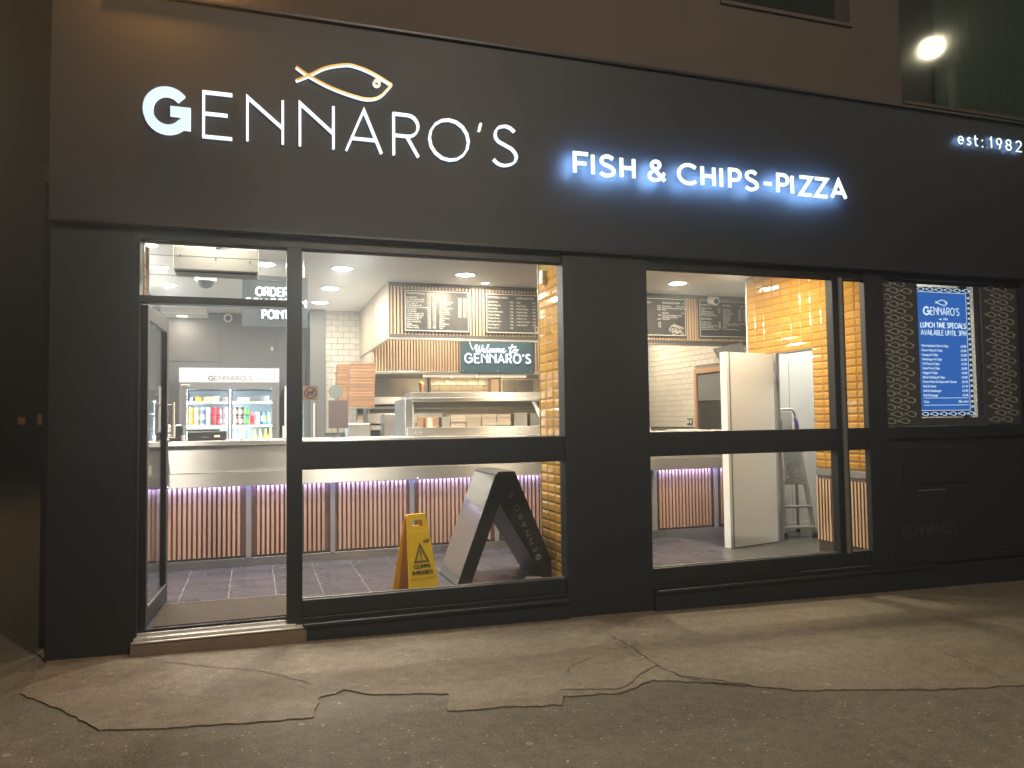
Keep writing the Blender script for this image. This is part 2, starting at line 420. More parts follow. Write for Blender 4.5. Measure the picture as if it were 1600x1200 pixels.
# ------------------------------------------------------------------ stroke lettering
def arc(cx, cy, rx, ry, a0, a1, n=14):
    return [(cx+rx*math.cos(R(a0+(a1-a0)*i/n)), cy+ry*math.sin(R(a0+(a1-a0)*i/n))) for i in range(n+1)]
def spl(P, k=5):
    out = []
    for i in range(len(P)-1):
        p0 = P[max(0, i-1)]; p1 = P[i]; p2 = P[i+1]; p3 = P[min(len(P)-1, i+2)]
        for j in range(k):
            t = j/k
            out.append(tuple(0.5*((2*p1[d])+(-p0[d]+p2[d])*t+(2*p0[d]-5*p1[d]+4*p2[d]-p3[d])*t*t+(-p0[d]+3*p1[d]-3*p2[d]+p3[d])*t**3) for d in (0, 1)))
    out.append(P[-1]); return out
G = {
 'A': (.84, [[(0,0),(.42,1),(.84,0)], [(.13,.3),(.71,.3)]]),
 'B': (.62, [[(0,0),(0,1),(.3,1)]+arc(.3,.76,.24,.24,90,-90,8)+[(0,.52)], [(.3,.52)]+arc(.34,.26,.27,.26,90,-90,8)+[(0,0)]]),
 'C': (.86, [arc(.5,.5,.5,.5,45,315,20)]),
 'D': (.78, [[(0,0),(0,1),(.3,1)]+arc(.3,.5,.48,.5,90,-90,14)+[(0,0)]]),
 'E': (.6, [[(.6,1),(0,1),(0,0),(.6,0)], [(0,.52),(.5,.52)]]),
 'F': (.58, [[(.58,1),(0,1),(0,0)], [(0,.5),(.5,.5)]]),
 'G': (.98, [arc(.5,.5,.5,.5,42,318,22)+[(.98,.16),(.98,.5),(.58,.5)]]),
 'H': (.72, [[(0,0),(0,1)], [(.72,0),(.72,1)], [(0,.5),(.72,.5)]]),
 'I': (.0, [[(0,0),(0,1)]]),
 'K': (.66, [[(0,0),(0,1)], [(.62,1),(0,.42)], [(.2,.6),(.66,0)]]),
 'L': (.54, [[(0,1),(0,0),(.54,0)]]),
 'M': (.95, [[(0,0),(.08,1),(.475,.25),(.87,1),(.95,0)]]),
 'N': (.8, [[(0,0),(0,1),(.8,.36)], [(.8,0),(.8,1)]]),
 'O': (1.0, [arc(.5,.5,.5,.5,0,337.5,15)+['c']]),
 'P': (.6, [[(0,0),(0,1),(.32,1)]+arc(.32,.72,.28,.28,90,-90,10)+[(0,.44)]]),
 'R': (.66, [[(0,0),(0,1),(.36,1)]+arc(.36,.74,.28,.26,90,-90,10)+[(0,.48)], [(.34,.48),(.64,0)]]),
 'S': (.62, [spl([(.56,.88),(.44,.97),(.3,1),(.12,.93),(.05,.76),(.12,.61),(.3,.52),(.5,.42),(.6,.25),(.52,.08),(.3,0),(.12,.03),(0,.13)], 3)]),
 'T': (.66, [[(0,1),(.66,1)], [(.33,1),(.33,0)]]),
 'U': (.72, [[(0,1),(0,.36)]+arc(.36,.36,.36,.36,180,360,12)+[(.72,1)]]),
 'V': (.78, [[(0,1),(.39,0),(.78,1)]]),
 'W': (1.1, [[(0,1),(.28,0),(.55,.9),(.82,0),(1.1,1)]]),
 'Z': (.7, [[(0,1),(.7,1),(0,0),(.7,0)]]),
 '&': (.82, [spl([(.82,0),(.26,.62),(.16,.8),(.24,.96),(.4,1),(.54,.93),(.56,.78),(.44,.62),(.2,.47),(.04,.28),(.1,.08),(.32,0),(.58,.1),(.8,.42)], 3)]),
 '-': (.36, [[(0,.42),(.36,.42)]]),
 "'": (.06, [[(.06,1),(0,.8)]]),
 'e': (.62, [[(.02,.36),(.6,.36)]+arc(.31,.34,.3,.34,0,315,14)]),
 's': (.42, [spl([(.38,.58),(.2,.68),(.05,.56),(.1,.42),(.3,.3),(.4,.16),(.22,0),(0,.08)], 3)]),
 't': (.4, [[(.14,.95),(.14,.15),(.22,.02),(.4,.02)], [(0,.66),(.4,.66)]]),
 ':': (.02, [[(.02,.5),(.02,.6)], [(0,-.06),(.02,.08)]]),
 '1': (.22, [[(0,.78),(.22,1),(.22,0)]]),
 '2': (.58, [arc(.28,.72,.27,.28,165,-20,10)+[(0,0),(.58,0)]]),
 '3': (.55, [arc(.26,.75,.25,.25,150,-90,8), arc(.26,.26,.28,.26,90,-150,8)]),
 '8': (.56, [arc(.28,.75,.24,.24,0,330,11)+['c'], arc(.28,.26,.28,.26,0,330,11)+['c']]),
 '9': (.58, [arc(.29,.7,.28,.3,0,330,11)+['c'], [(.57,.7),(.3,0)]]),
}
def glyph(mb, ch, x0, z0, h, wd, yf, yb, xw=None, mi=0, ms=1, back=None):
    gw, st = G[ch]
    sx = (xw/gw) if (xw and gw > 0.05) else h
    k = 0
    for s in st:
        closed = s[-1] == 'c'
        pts = [(x0+p[0]*sx, z0+p[1]*h) for p in s if p != 'c']
        mb.ribbon(pts, wd, yf+0.0004*k, yb-0.0004*k, mi, ms, closed, back); k += 1
    return sx*gw
def word(mb, txt, x0, z0, h, wd, yf, yb, gap=0.22, space=0.4, width=None, mi=0, ms=1):
    tot = sum((space if c == ' ' else G[c][0]+gap) for c in txt)-gap
    s = (width/tot) if width else h
    x = x0
    for c in txt:
        if c == ' ': x += space*s; continue
        gw = G[c][0]
        glyph(mb, c, x, z0, h, wd, yf, yb, xw=gw*s if gw > 0.05 else None, mi=mi, ms=ms); x += (gw+gap)*s
    return x
def fish(mb, x0, z0, L, wd, yf, yb, mi=0, ms=1, eye=True, n=14, flip=False):
    # outline fish: two strokes crossing at the tail, meeting at the snout; L = length
    def sx(t): return x0+(L-t*L if flip else t*L)
    a = spl([(0,.073),(.13,-.005),(.35,-.10),(.6,-.165),(.75,-.18),(.88,-.13),(1.0,.01)], max(2, n//6))
    b = spl([(0,-.072),(.13,.0),(.3,.105),(.5,.165),(.62,.163),(.8,.11),(1.0,.01)], max(2, n//6))
    mb.ribbon([(sx(p[0]), z0+p[1]*L) for p in a], wd, yf, yb, mi, ms)
    mb.ribbon([(sx(p[0]), z0+p[1]*L) for p in b], wd, yf+0.0006, yb, mi, ms)
    if eye:
        e = arc(.86, 0.0, .035, .035, 0, 330, max(5, n))
        mb.ribbon([(sx(p[0]), z0+p[1]*L) for p in e], wd*.8, yf+0.001, yb, mi, ms, True)
# ================================================================== GROUND AND STREET
def zg(x): return 0.004-0.0165*x
rd = MB()
rd.add([(-45, -30, zg(-45)-.007), (45, -30, zg(45)-.007), (45, 0.3, zg(45)-.007), (-45, 0.3, zg(-45)-.007)], [(0, 1, 2, 3)])
rd.add([(-45, 0.3, zg(-45)-.007), (-1.0, 0.3, zg(-1)-.007), (-1.0, 70, zg(-1)-.007), (-45, 70, zg(-45)-.007)], [(0, 1, 2, 3)])
tag(rd.build('road', M['road']), kind='structure')

edge = [(-1.30, .3), (-1.141, -.035), (-1.15, -.575), (-.915, -.864), (-.668, -1.24), (-.434, -1.301), (-.073, -1.357), (.274, -1.388), (.325, -1.113),
        (.408, -1.09), (.452, -1.044), (.565, -1.152), (.961, -1.273), (.903, -1.509), (1.219, -1.55), (1.462, -1.612), (1.516, -1.496), (1.82, -1.546),
        (1.895, -1.509), (2.078, -1.419), (2.322, -1.543), (2.528, -1.655), (2.704, -1.797), (3.227, -1.959), (3.526, -2.047), (3.939, -2.12),
        (5.2, -2.3), (7.5, -2.45), (14, -2.6), (14, .3)]
fine = []
for i in range(len(edge)-1):
    a, b = edge[i], edge[i+1]; L = math.dist(a, b); k = max(1, int(L/.045)) if i not in (0, len(edge)-2) and a[0] < 6 else 1
    for j in range(k):
        t = j/k; jx = random.uniform(-.009, .009) if j else 0; jy = random.uniform(-.011, .011) if j else 0
        fine.append((a[0]+(b[0]-a[0])*t+jx, a[1]+(b[1]-a[1])*t+jy))
fine.append(edge[-1])
pv = MB(); n = len(fine)
pv.add([(x, y, zg(x)) for x, y in fine]+[(x*1.0, y-.001, zg(x)-.02) for x, y in fine], [tuple(range(n-1, -1, -1))][:0]+[tuple(range(n))]+[(i, i+n, (i+1) % n+n, (i+1) % n) for i in range(n-1)])
pavement = tag(pv.build('pavement', M['pave']), kind='structure')
cr = MB()
for line, wd in (([(-.702, -.021), (-.483, -.251), (-.266, -.399), (.015, -.576), (.149, -.715), (.298, -.908)], .007),
                 ([(2.237, -.572), (2.256, -.809), (2.235, -1.055), (2.229, -1.294), (2.278, -1.485), (2.4, -1.59), (2.518, -1.641)], .011),
                 ([(1.682, -1.15), (1.751, -1.051), (1.925, -.953)], .007),
                 ([(1.533, -1.411), (1.846, -1.493), (1.932, -1.437), (2.06, -1.31), (2.188, -1.22), (2.228, -1.208)], .013),
                 ([(4.134, -.941), (4.045, -1.398), (4.006, -1.665), (3.938, -2.009)], .005),
                 ([(2.245, -1.406), (2.379, -1.518), (2.528, -1.655)], .016)):
    P = []
    for i in range(len(line)-1):
        L = math.dist(line[i], line[i+1]); k = max(2, int(L/.03))
        for j in range(k):
            t = j/k; P.append((line[i][0]*(1-t)+line[i+1][0]*t+random.uniform(-.008, .008), line[i][1]*(1-t)+line[i+1][1]*t+random.uniform(-.008, .008)))
    P.append(line[-1])
    for i in range(len(P)-1):
        a, b = Vector(P[i]), Vector(P[i+1]); d = (b-a).normalized(); nn = Vector((-d.y, d.x))
        w1 = wd*.36*random.uniform(.5, 1.3)
        q = [a+nn*w1, a-nn*w1, b-nn*w1+d*.003, b+nn*w1+d*.003]
        cr.add([(p.x, p.y, zg(p.x)+.0015+.0004*(i % 3)) for p in q], [(0, 1, 2, 3)])
cr.build('crack', M['crack'], pavement)

# side street at the left
kb = empty('street_kerb', (-6.2, 15, .1), 'low pale kerb stones along the dark side street', 'kerb')
for i in range(16):
    y = 3+i*1.9
    MB().box(-6.45-.055*y*.9, -6.2-.055*y*.9, y, y+1.885, .03, .26).build('kerb_stone', M['kerb'], kb, .02)
fw_ = empty('boundary_wall', (-10, 15, 0), 'dark boundary wall across the side street at the left', 'wall')
MB().prism_z([(-7.4, 2.5), (-7.2, 2.5), (-9.6, 44), (-9.9, 44)], .05, 1.15).build('wall_body', M['darkwall'], fw_)
MB().prism_z([(-7.45, 2.5), (-7.15, 2.5), (-9.55, 44), (-9.95, 44)], 1.15, 1.22).build('coping', M['darkwall'], fw_)
hs = empty('distant_house', (-9, 27, 0), 'dark far building with two dim orange windows down the side street', 'house')
boxo('wall', M['darkwall'], -22, -4.6, 25.4, 36, 0, 18, hs)
MB().prism_y([(-22.4, 18.001), (-4.2, 18.001), (-6, 18.6), (-20, 18.6)], 25.0, 36.4).build('roof', M['darkwall'], hs)
for x0, x1, z0, z1 in ((-7.70, -7.49, 1.50, 1.76), (-7.12, -6.86, 1.49, 1.86)):
    f = MB().box(x0-.06, x1+.06, 25.33, 25.4, z0-.06, z1+.06).build('window', M['darkwall'], hs)
    boxo('pane', M['farlit'], x0, x1, 25.31, 25.33, z0, z1, f)

# ================================================================== SHOP FRONT
sf = empty('shop_front', (2.5, 0, 0), 'black painted shopfront with large windows and raised white sign letters', 'shopfront')
FR, BK = M['frame'], M['black']
boxo('pillar', BK, -1.17, -.70, 0, .35, -.1, 2.66, sf, .004)
boxo('pillar', BK, 2.163, 2.861, -.02, .10, -.15, 2.66, sf, .004)
boxo('pillar', BK, 4.954, 5.16, -.012, .05, -.18, 2.66, sf, .004)
boxo('pillar', BK, 6.80, 9.5, -.02, .35, -.3, 2.66, sf, .004)
# corner column carried up beside the upper storey
boxo('fascia', M['fascia'], -1.17, 9.5, -.045, .30, 2.663, 4.10, sf, .004)
boxo('fascia_lip', FR, -1.175, 9.5, -.062, .0, 2.640, 2.662, sf, .003)
boxo('capping', FR, -.86, 9.5, -.075, .10, 4.102, 4.125, sf, .004)
boxo('head_rail', FR, -.70, 2.163, 0, .09, 2.566, 2.655, sf, .003)
boxo('head_rail', FR, 2.861, 4.954, 0, .09, 2.567, 2.655, sf, .003)
boxo('head_rail', FR, 5.16, 6.80, 0, .09, 2.597, 2.655, sf, .003)
boxo('door_post', FR, -.70, -.676, 0, .09, .10, 2.566, sf, .002)
boxo('window_post', FR, .205, .303, -.004, .09, .0, 2.566, sf, .004)
boxo('transom', FR, -.676, .205, .002, .088, 2.169, 2.216, sf, .003)
boxo('middle_rail', FR, .303, 2.163, .003, .085, 1.097, 1.282, sf, .004)
boxo('middle_rail', FR, 2.861, 4.954, .003, .085, 1.111, 1.297, sf, .004)
boxo('bottom_rail', FR, .303, 2.163, .003, .085, .14, .249, sf, .004)
boxo('bottom_rail', FR, 2.861, 4.954, .003, .085, .14, .263, sf, .004)
boxo('mullion', FR, 4.623, 4.745, -.002, .082, .263, 2.567, sf, .003)
MB().tube([(4.688, -.022, .262), (4.688, -.022, 2.567)], .021, 10).build('downtube', M['iron'], sf)
boxo('window_sill', FR, .305, 2.163, -.075, .003, .088, .112, sf, .005)
boxo('window_sill', FR, 2.861, 5.6, -.075, .003, .088, .112, sf, .005)
boxo('sill_upstand', FR, .305, 2.163, -.018, .0025, .1125, .14, sf, .003)
boxo('sill_upstand', FR, 2.861, 5.0, -.018, .0025, .1125, .14, sf, .003)
boxo('stall_riser', BK, .328, 2.163, -.05, .2, -.12, .087, sf, .003)
boxo('stall_riser', BK, 2.861, 6.8, -.05, .2, -.2, .087, sf, .003)
boxo('stall_riser', BK, 5.16, 6.80, .03, .2, .088, 1.30, sf, .003)
boxo('bay_rail', FR, 5.16, 6.80, -.006, .0295, 1.20, 1.30, sf, .003)
boxo('bay_rail', FR, 5.16, 6.80, -.004, .0295, .113, .19, sf, .003)
boxo('riser_strip', M['steeld'], 5.33, 6.13, .022, .0298, 1.108, 1.114, sf)  # thin strips drawn across the riser face
boxo('riser_band', BK, 5.34, 6.10, .014, .0295, .80, .95, sf, .002)
boxo('riser_strip', M['iron'], 5.50, 5.80, .018, .0298, .735, .745, sf)
nb = MB(); word(nb, "GENNARO'S", 5.30, .35, .08, .009, .0235, .0297, width=.62, gap=.24)
nb.build('faint_lettering', M['dimlet'], sf)
# glass of the shopfront (0.053 back from the face)
def pane(x0, x1, z0, z1, y=.045):
    return boxo('glass_pane', M['glass'], x0, x1, y, y+.008, z0, z1, sf)
pane(-.676, .205, 2.216, 2.566); pane(.303, 2.163, 1.282, 2.566); pane(.303, 2.163, .249, 1.097)
pane(2.861, 4.623, 1.297, 2.567); pane(2.861, 4.623, .263, 1.111); pane(4.745, 4.954, 1.297, 2.567); pane(4.745, 4.954, .263, 1.111)
pane(5.16, 6.80, 1.30, 2.597, .03)
for x0, x1 in ((-.676, .205), (.303, 2.163), (2.861, 4.623), (4.745, 4.954)):   # slim steel glazing beads that catch the light
    boxo('glazing_bead', M['steeld'], x0, x1, .0405, .0449, 2.552, 2.5665, sf)
boxo('glazing_bead', M['steeld'], .2985, .304, .020, .0449, 1.283, 2.552, sf)
boxo('glazing_bead', M['steeld'], .303, 2.163, .034, .0449, .2495, .256, sf)
boxo('glazing_bead', M['steeld'], 2.861, 4.623, .034, .0449, .2635, .27, sf)
for i, (z, d) in enumerate(((2.485, .003), (2.36, -.01))):  # reflections of overhead wires, built as thin tubes behind the transom glass
    MB().tube([(-.67, .060, z), (.2, .060, z+d)], .0022, 6).build('hung_or_mirrored_wire', M['steeld'], sf)

ds = empty('door_step', (-.18, -.05, 0), 'worn stone doorstep with bright metal threshold strips', 'step')
boxo('step_block', M['step'], -.705, .326, -.058, .12, -.1, .084, ds, .006)
for y0, y1, z in ((-.066, -.034, .094), (-.030, .022, .110), (.026, .078, .126)):
    boxo('threshold_strip', M['alu'], -.69 if y0 > -.05 else -.70, .262 if y0 > -.05 else .322, y0, y1, .0845, z, ds, .002)
boxo('threshold_strip', M['alu'], .263, .322, -.03, -.003, .0845, .1, ds, .002)

# upper storey
us = empty('upper_storey', (4, .1, 4.13), 'beige rendered upper wall above the black sign fascia', 'building')
boxo('wall', M['render'], -.85, 3.63, .05, .4, 4.126, 8.5, us)
boxo('wall', M['render'], 3.63, 4.963, .05, .4, 4.126, 4.80, us)
boxo('wall', M['render'], 4.963, 5.51, .05, .4, 4.126, 8.5, us)
boxo('wall', M['render'], 5.51, 9.5, .05, .4, 4.126, 4.185, us)
boxo('wall', M['render'], 7.6, 9.5, .05, .4, 4.186, 8.5, us)
for x0, x1, z0, z1 in ((3.63, 4.963, 4.80, 6.6), (5.51, 7.6, 4.186, 6.4)):
    f = MB().box(x0, x1, .02, .18, z0, z0+.03).build('window_sill', M['render'], us)
    fr = MB()
    fr.box(x0, x0+.05, .16, .21, z0+.031, z1); fr.box(x1-.05, x1, .16, .21, z0+.031, z1); fr.box(x0+.051, x1-.051, .162, .208, z0+.031, z0+.085); fr.box(x0+.051, x1-.051, .162, .208, z1-.05, z1)
    fo = fr.build('window', M['brownwall'], us, .004)
    boxo('pane', M['oldglass'] if x0 > 5 else M['upglass'], x0+.05, x1-.05, .185, .195, z0+.085, z1-.05, fo)
    boxo('reveal_back', M['backing'], x0-.1, x1+.1, .405, .42, z0-.1, z1+.1, us)
for x0, x1, z0 in ((3.63, 4.963, 6.6), (5.51, 7.6, 6.4)):
    boxo('wall', M['render'], x0, x1, .05, .4, z0, 8.5, us)
boxo('corner_strip', M['brownwall'], -1.17, -.851, .02, .4, 4.101, 8.5, us)
cu0 = empty('curtain', (6.9, .25, 4.28), 'dull green folded curtain inside the upper right window', 'curtain')
# folds of a curtain hanging behind the upper right window
cu = MB(); k = 60
for i in range(k):
    x = 6.15+i*.024; x2 = x+.024
    cu.add([(x, (.27)+.03*math.sin(i*.9), 4.28), (x2, (.27)+.03*math.sin((i+1)*.9), 4.28), (x2, (.27)+.03*math.sin((i+1)*.9), 6.3), (x, (.27)+.03*math.sin(i*.9), 6.3)], [(0, 1, 2, 3)], 0, True)
cu.build('curtain_cloth', M['curtain'], cu0)
dp = empty('drain_pipe', (-.78, -.02, 4.126), 'thin drainpipe at the left corner above the shop fascia', 'pipe')
MB().tube([(-.80, -.02, 4.126), (-.80, -.02, 8.5)], .032, 12).build('pipe', M['iron'], dp)
boxo('bracket', M['iron'], -.845, -.755, -.03, .049, 4.30, 4.33, dp)

# ------------------------------------------------------------------ signs on the fascia
YF, YB = -.078, -.0475
sg = empty('name_sign', (.58, YB, 3.22), "white lit raised letters spelling GENNARO'S on the black fascia", 'sign')
def letter(ch, x0, x1, z0, h, wd, parent, mats, yf=YF, yb=YB+.001, back=None):
    mb = MB(); glyph(mb, ch, x0, z0, h, wd, yf, yb, xw=(x1-x0) if x1 > x0 else None, back=back)
    return mb.build('letter', mats, parent)
LM = [M['letter'], M['letterd']]
letter('G', -.630, -.412, 3.256, .243, .058, sg, [M['letter2'], M['letterd']])
for ch, x0, x1 in (('E', -.307, -.135), ('N', -.043, .177), ('N', .286, .503), ('A', .588, .824), ('R', .909, 1.085), ('O', 1.160, 1.441), ("'", 1.520, 1.533), ('S', 1.626, 1.806)):
    letter(ch, x0, x1, 3.236, .288, .0150, sg, LM)
fe = empty('fish_emblem', (.58, YB, 3.6), 'golden outline fish with white lit edges above the sign letters', 'emblem')
fb = MB(); fish(fb, .262, 3.715, .634, .0135, YF-.004, YB+.001, eye=False, n=30)
fb.build('fish_outline', [M['fishy'], M['letterd']], fe)
eb = MB(); eb.ribbon([(.795+.021*math.cos(R(a)), 3.722+.021*math.sin(R(a))) for a in range(0, 360, 24)], .0105, YF-.004, YB+.001, 0, 1, True)
eb.build('fish_eye', [M['fishy'], M['letterd']], fe)
fc = empty('trade_sign', (3.5, YB, 3.23), 'blue white halo lit letters reading FISH & CHIPS-PIZZA on the fascia', 'sign')
for ch, x0, x1 in (('F', 2.264, 2.372), ('I', 2.412, 2.412), ('S', 2.474, 2.590), ('H', 2.650, 2.754), ('&', 2.882, 3.022), ('C', 3.146, 3.298), ('H', 3.358, 3.464),
                   ('I', 3.532, 3.532), ('P', 3.612, 3.708), ('S', 3.762, 3.872), ('-', 3.936, 4.008), ('P', 4.072, 4.168), ('I', 4.212, 4.212), ('Z', 4.290, 4.405), ('Z', 4.446, 4.563), ('A', 4.612, 4.756)):
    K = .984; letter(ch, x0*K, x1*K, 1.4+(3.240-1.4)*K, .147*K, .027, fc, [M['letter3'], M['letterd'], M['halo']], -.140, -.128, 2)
es_ = empty('date_sign', (6.4, YB, 3.83), 'small lit white lettering est: 1982 at the right end of the fascia', 'sign')
for ch, x0, x1, h in (('e', 6.015, 6.075, .10), ('s', 6.122, 6.165, .10), ('t', 6.205, 6.25, .10), ('1', 6.395, 6.415, .098), ('9', 6.478, 6.54, .098), ('8', 6.595, 6.66, .098), ('2', 6.722, 6.79, .098)):
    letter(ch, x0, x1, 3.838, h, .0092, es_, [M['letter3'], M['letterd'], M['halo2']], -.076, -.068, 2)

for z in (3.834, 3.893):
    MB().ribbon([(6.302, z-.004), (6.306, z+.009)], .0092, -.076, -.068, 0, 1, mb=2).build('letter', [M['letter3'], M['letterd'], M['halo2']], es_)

# ------------------------------------------------------------------ poster bay
bp_ = empty('window_graphic', (5.98, .06, 1.3), 'dark window film printed all over with small pale outline fish', 'panel')
boxo('panel_sheet', M['panel'], 5.162, 5.60, .052, .066, 1.302, 2.596, bp_)
boxo('panel_sheet', M['panel'], 6.352, 6.798, .052, .066, 1.302, 2.596, bp_)
boxo('panel_sheet', M['panel'], 5.601, 6.351, .0525, .0655, 2.568, 2.5955, bp_)
boxo('panel_sheet', M['panel'], 5.601, 6.351, .0525, .0655, 1.302, 1.372, bp_)
pf = MB(); fish(pf, -.069, 0, .138, .0042, -.0012, 0, eye=True, n=8)
pfm = pf.mesh('printed_fish', M['fishp'])
for xa, xb in ((5.165, 5.60), (6.36, 6.796)):
    for row in range(21):
        z = 2.560-row*.0605
        if z < 1.33: break
        for c in range(-1, 14):
            x = 5.245+c*.152+(.076 if row % 2 else 0)
            if x-.069 >= xa and x+.069 <= xb: piece('printed_fish', pfm, (x, .0518, z), bp_)
boxo('trim_line', M['steeld'], 5.165, 5.56, .046, .0515, 1.306, 1.310, bp_); boxo('trim_line', M['steeld'], 6.36, 6.60, .046, .0515, 1.306, 1.310, bp_)
ms = empty('menu_screen', (5.94, .1, 1.385), "glowing blue upright screen listing lunch time specials and prices", 'screen')
SL, SR, SB, ST = 5.612, 6.262, 1.382, 2.555
boxo('screen_body', M['blk'], SL, SR, .092, .13, SB, ST, ms, .003)
boxo('screen_border', M['screend'], SL+.004, SR-.004, .0885, .0915, SB+.004, ST-.004, ms)
boxo('screen_face', M['screen'], SL+.006, 6.212, .0865, .0884, 1.436, 2.510, ms)
sb = MB()
for c in range(6): fish(sb, SL+.015+c*.108, 2.532, .092, .0042, .0862, .0868, n=8)
for c in range(6): fish(sb, SL+.015+c*.108, 1.408, .092, .0042, .0862, .0868, n=8)
for c in range(22):
    z = 1.46+c*.0475
    sb.ribbon([(6.224, z), (6.238, z+.018), (6.252, z+.004)], .004, .0864, .087); sb.ribbon([(6.224, z+.02), (6.238, z+.004), (6.25, z+.02)], .004, .0862, .087)
sb.ribbon([(SL+.006, 2.507), (6.209, 2.507), (6.209, 1.438), (SL+.01, 1.438)], .004, .0855, .0864)
fish(sb, 5.845, 2.415, .14, .007, .0856, .0864, n=14)
word(sb, "G", 5.703, 2.302, .066, .016, .0856, .0864)
word(sb, "ENNARO'S", 5.785, 2.302, .066, .0075, .0856, .0864, width=.335, gap=.26)
word(sb, "LUNCH TIME SPECIALS", 5.664, 2.186, .044, .0085, .0856, .0864, width=.530, gap=.27, space=.5)
word(sb, "AVAILABLE UNTIL 3PM", 5.664, 2.118, .044, .0062, .0856, .0864, width=.530, gap=.25, space=.5)
sb.box(5.668, 6.19, .0857, .0863, 1.548, 1.552); sb.box(5.668, 6.19, .0857, .0863, 1.484, 1.488)
sb.build('screen_artwork', M['screent'], ms)
text('screen_text', 'est. 1982', .028, 5.93, .0858, 2.256, M['screent'], ms, 'CENTER')
items = [('Mini Haddock Fish & Chips', '£5.80'), ('Doner Meat & Chips', '£3.80'), ('Sausage & Chips', '£3.00'), ('Hamburger & Chips', '£3.00'), ('1/2 Pizza & Chips', '£3.30'),
         ('Steak Pie & Chips', '£4.00'), ('Haggis & Chips', '£4.00'), ('Black Pudding & Chips', '£4.00'), ('Doner Meat & Chips with Cheese', '£5.30'), ('Roll & Fritter', '£1.10'),
         ('Roll & Hamburger', '£2.40'), ('Roll & Sausage', '£2.40')]
for i, (a, b) in enumerate(items):
    z = 2.010-i*.0405
    text('screen_text', a, .031, 5.664, .0858, z, M['screent'], ms, sx=.92)
    text('screen_text', b, .031, 6.19, .0858, z, M['screent'], ms, 'RIGHT')
text('screen_text', 'Cans', .031, 5.664, .0858, 1.508, M['screent'], ms); text('screen_text', '50p extra', .031, 6.19, .0858, 1.508, M['screent'], ms, 'RIGHT')
# pale lining seen through the gap beside the screen
bl = empty('shelf_upright', (6.4, .23, 1.3), 'pale upright with dark brackets seen in the gap beside the blue screen', 'shelf upright')
boxo('upright', M['offw'], 6.30, 6.40, .235, .26, .2, 2.75, bl)
for z0, z1 in ((1.385, 1.42), (1.66, 1.70), (1.74, 1.78), (1.93, 1.99)):
    boxo('strap', M['iron'], 6.25, 6.38, .225, .2395, z0, z1, bl)
# ================================================================== INTERIOR SHELL
FZ = .14
fl = MB()
fl.box(-1.18, 4.15, .09, 6.6, 0, FZ-.0025); fl.box(4.15, 7.0, 2.75, 6.6, 0, FZ-.006)
floor = tag(fl.build('floor', M['grout']), kind='structure')
TS, TL_ = .335, .67
me = MB().box(-TS/2+.003, TS/2-.003, -TL_/2+.003, TL_/2-.003, 0, .0055).mesh('floor_tile', M['slate'])
for i in range(16):
    for j in range(3):
        x = -1.18+TS*(i+.5); y = .38+TL_*j+(.0 if i % 2 else 0)
        if x > 4.1 or y > 2.2: continue
        piece('floor_tile', me, (x, y, FZ-.0055), floor)
vf = MB()
vf.hexa([(4.15, .09, 0), (4.62, .09, 0), (4.62, 2.04, 0), (4.15, 2.04, 0)], [(4.15, .09, FZ), (4.62, .09, .075), (4.62, 2.04, .075), (4.15, 2.04, FZ)])
vf.box(4.62, 6.6, .09, 2.74, 0, .075)
tag(vf.build('vinyl_floor', M['vinyl']), kind='structure')
tag(boxo('ceiling', M['ceil'], -1.28, 7.0, .31, 6.7, 2.98, 3.08), kind='structure')
tag(boxo('ceiling_drop', M['ceil'], -1.18, -.61, 5.9, 6.35, 2.90, 2.979), kind='structure')
tag(boxo('left_wall', M['dgrey'], -1.28, -1.18, .35, 6.45, 0, 2.979), kind='structure')
rw = tag(boxo('rear_wall', M['dgrey'], -1.18, .945, 6.35, 6.45, 0, 2.979), kind='structure')
boxo('wall_panel', M['dgrey'], -.445, .275, 6.335, 6.35, 2.16, 2.645, rw, .003); boxo('wall_panel', M['dgrey'], -1.15, -.46, 6.340, 6.35, 2.29, 2.88, rw, .003)
boxo('wall_panel', M['dgrey'], .29, .72, 6.340, 6.35, 1.2, 2.29, rw, .003)
tag(boxo('wall_pier', M['dgrey'], .735, .935, 5.66, 6.349, 0, 2.978), kind='structure')
tw = tag(boxo('tile_wall', M['grout2'], .936, 5.0, 5.758, 5.86, 0, 2.979), kind='structure')
rs = tag(boxo('right_wall', M['grout2'], 6.308, 6.42, 2.4, 6.6, 0, 2.979), kind='structure')
def tile_mesh(name, wd, ht, bev, dep, m):
    a = MB(); w2, h2 = wd/2, ht/2; i = bev
    a.add([(-w2, 0, -h2), (w2, 0, -h2), (w2, 0, h2), (-w2, 0, h2), (-w2, -dep*.45, -h2), (w2, -dep*.45, -h2), (w2, -dep*.45, h2), (-w2, -dep*.45, h2),
           (-w2+i, -dep, -h2+i), (w2-i, -dep, -h2+i), (w2-i, -dep, h2-i), (-w2+i, -dep, h2-i)],
          [(0, 1, 5, 4), (1, 2, 6, 5), (2, 3, 7, 6), (3, 0, 4, 7), (4, 5, 9, 8), (5, 6, 10, 9), (6, 7, 11, 10), (7, 4, 8, 11), (8, 9, 10, 11)])
    return a.mesh(name, m)
TWm = tile_mesh('tile', .166, .080, .004, .007, M['tilew'])
TWh = tile_mesh('tile', .0815, .080, .004, .007, M['tilew'])
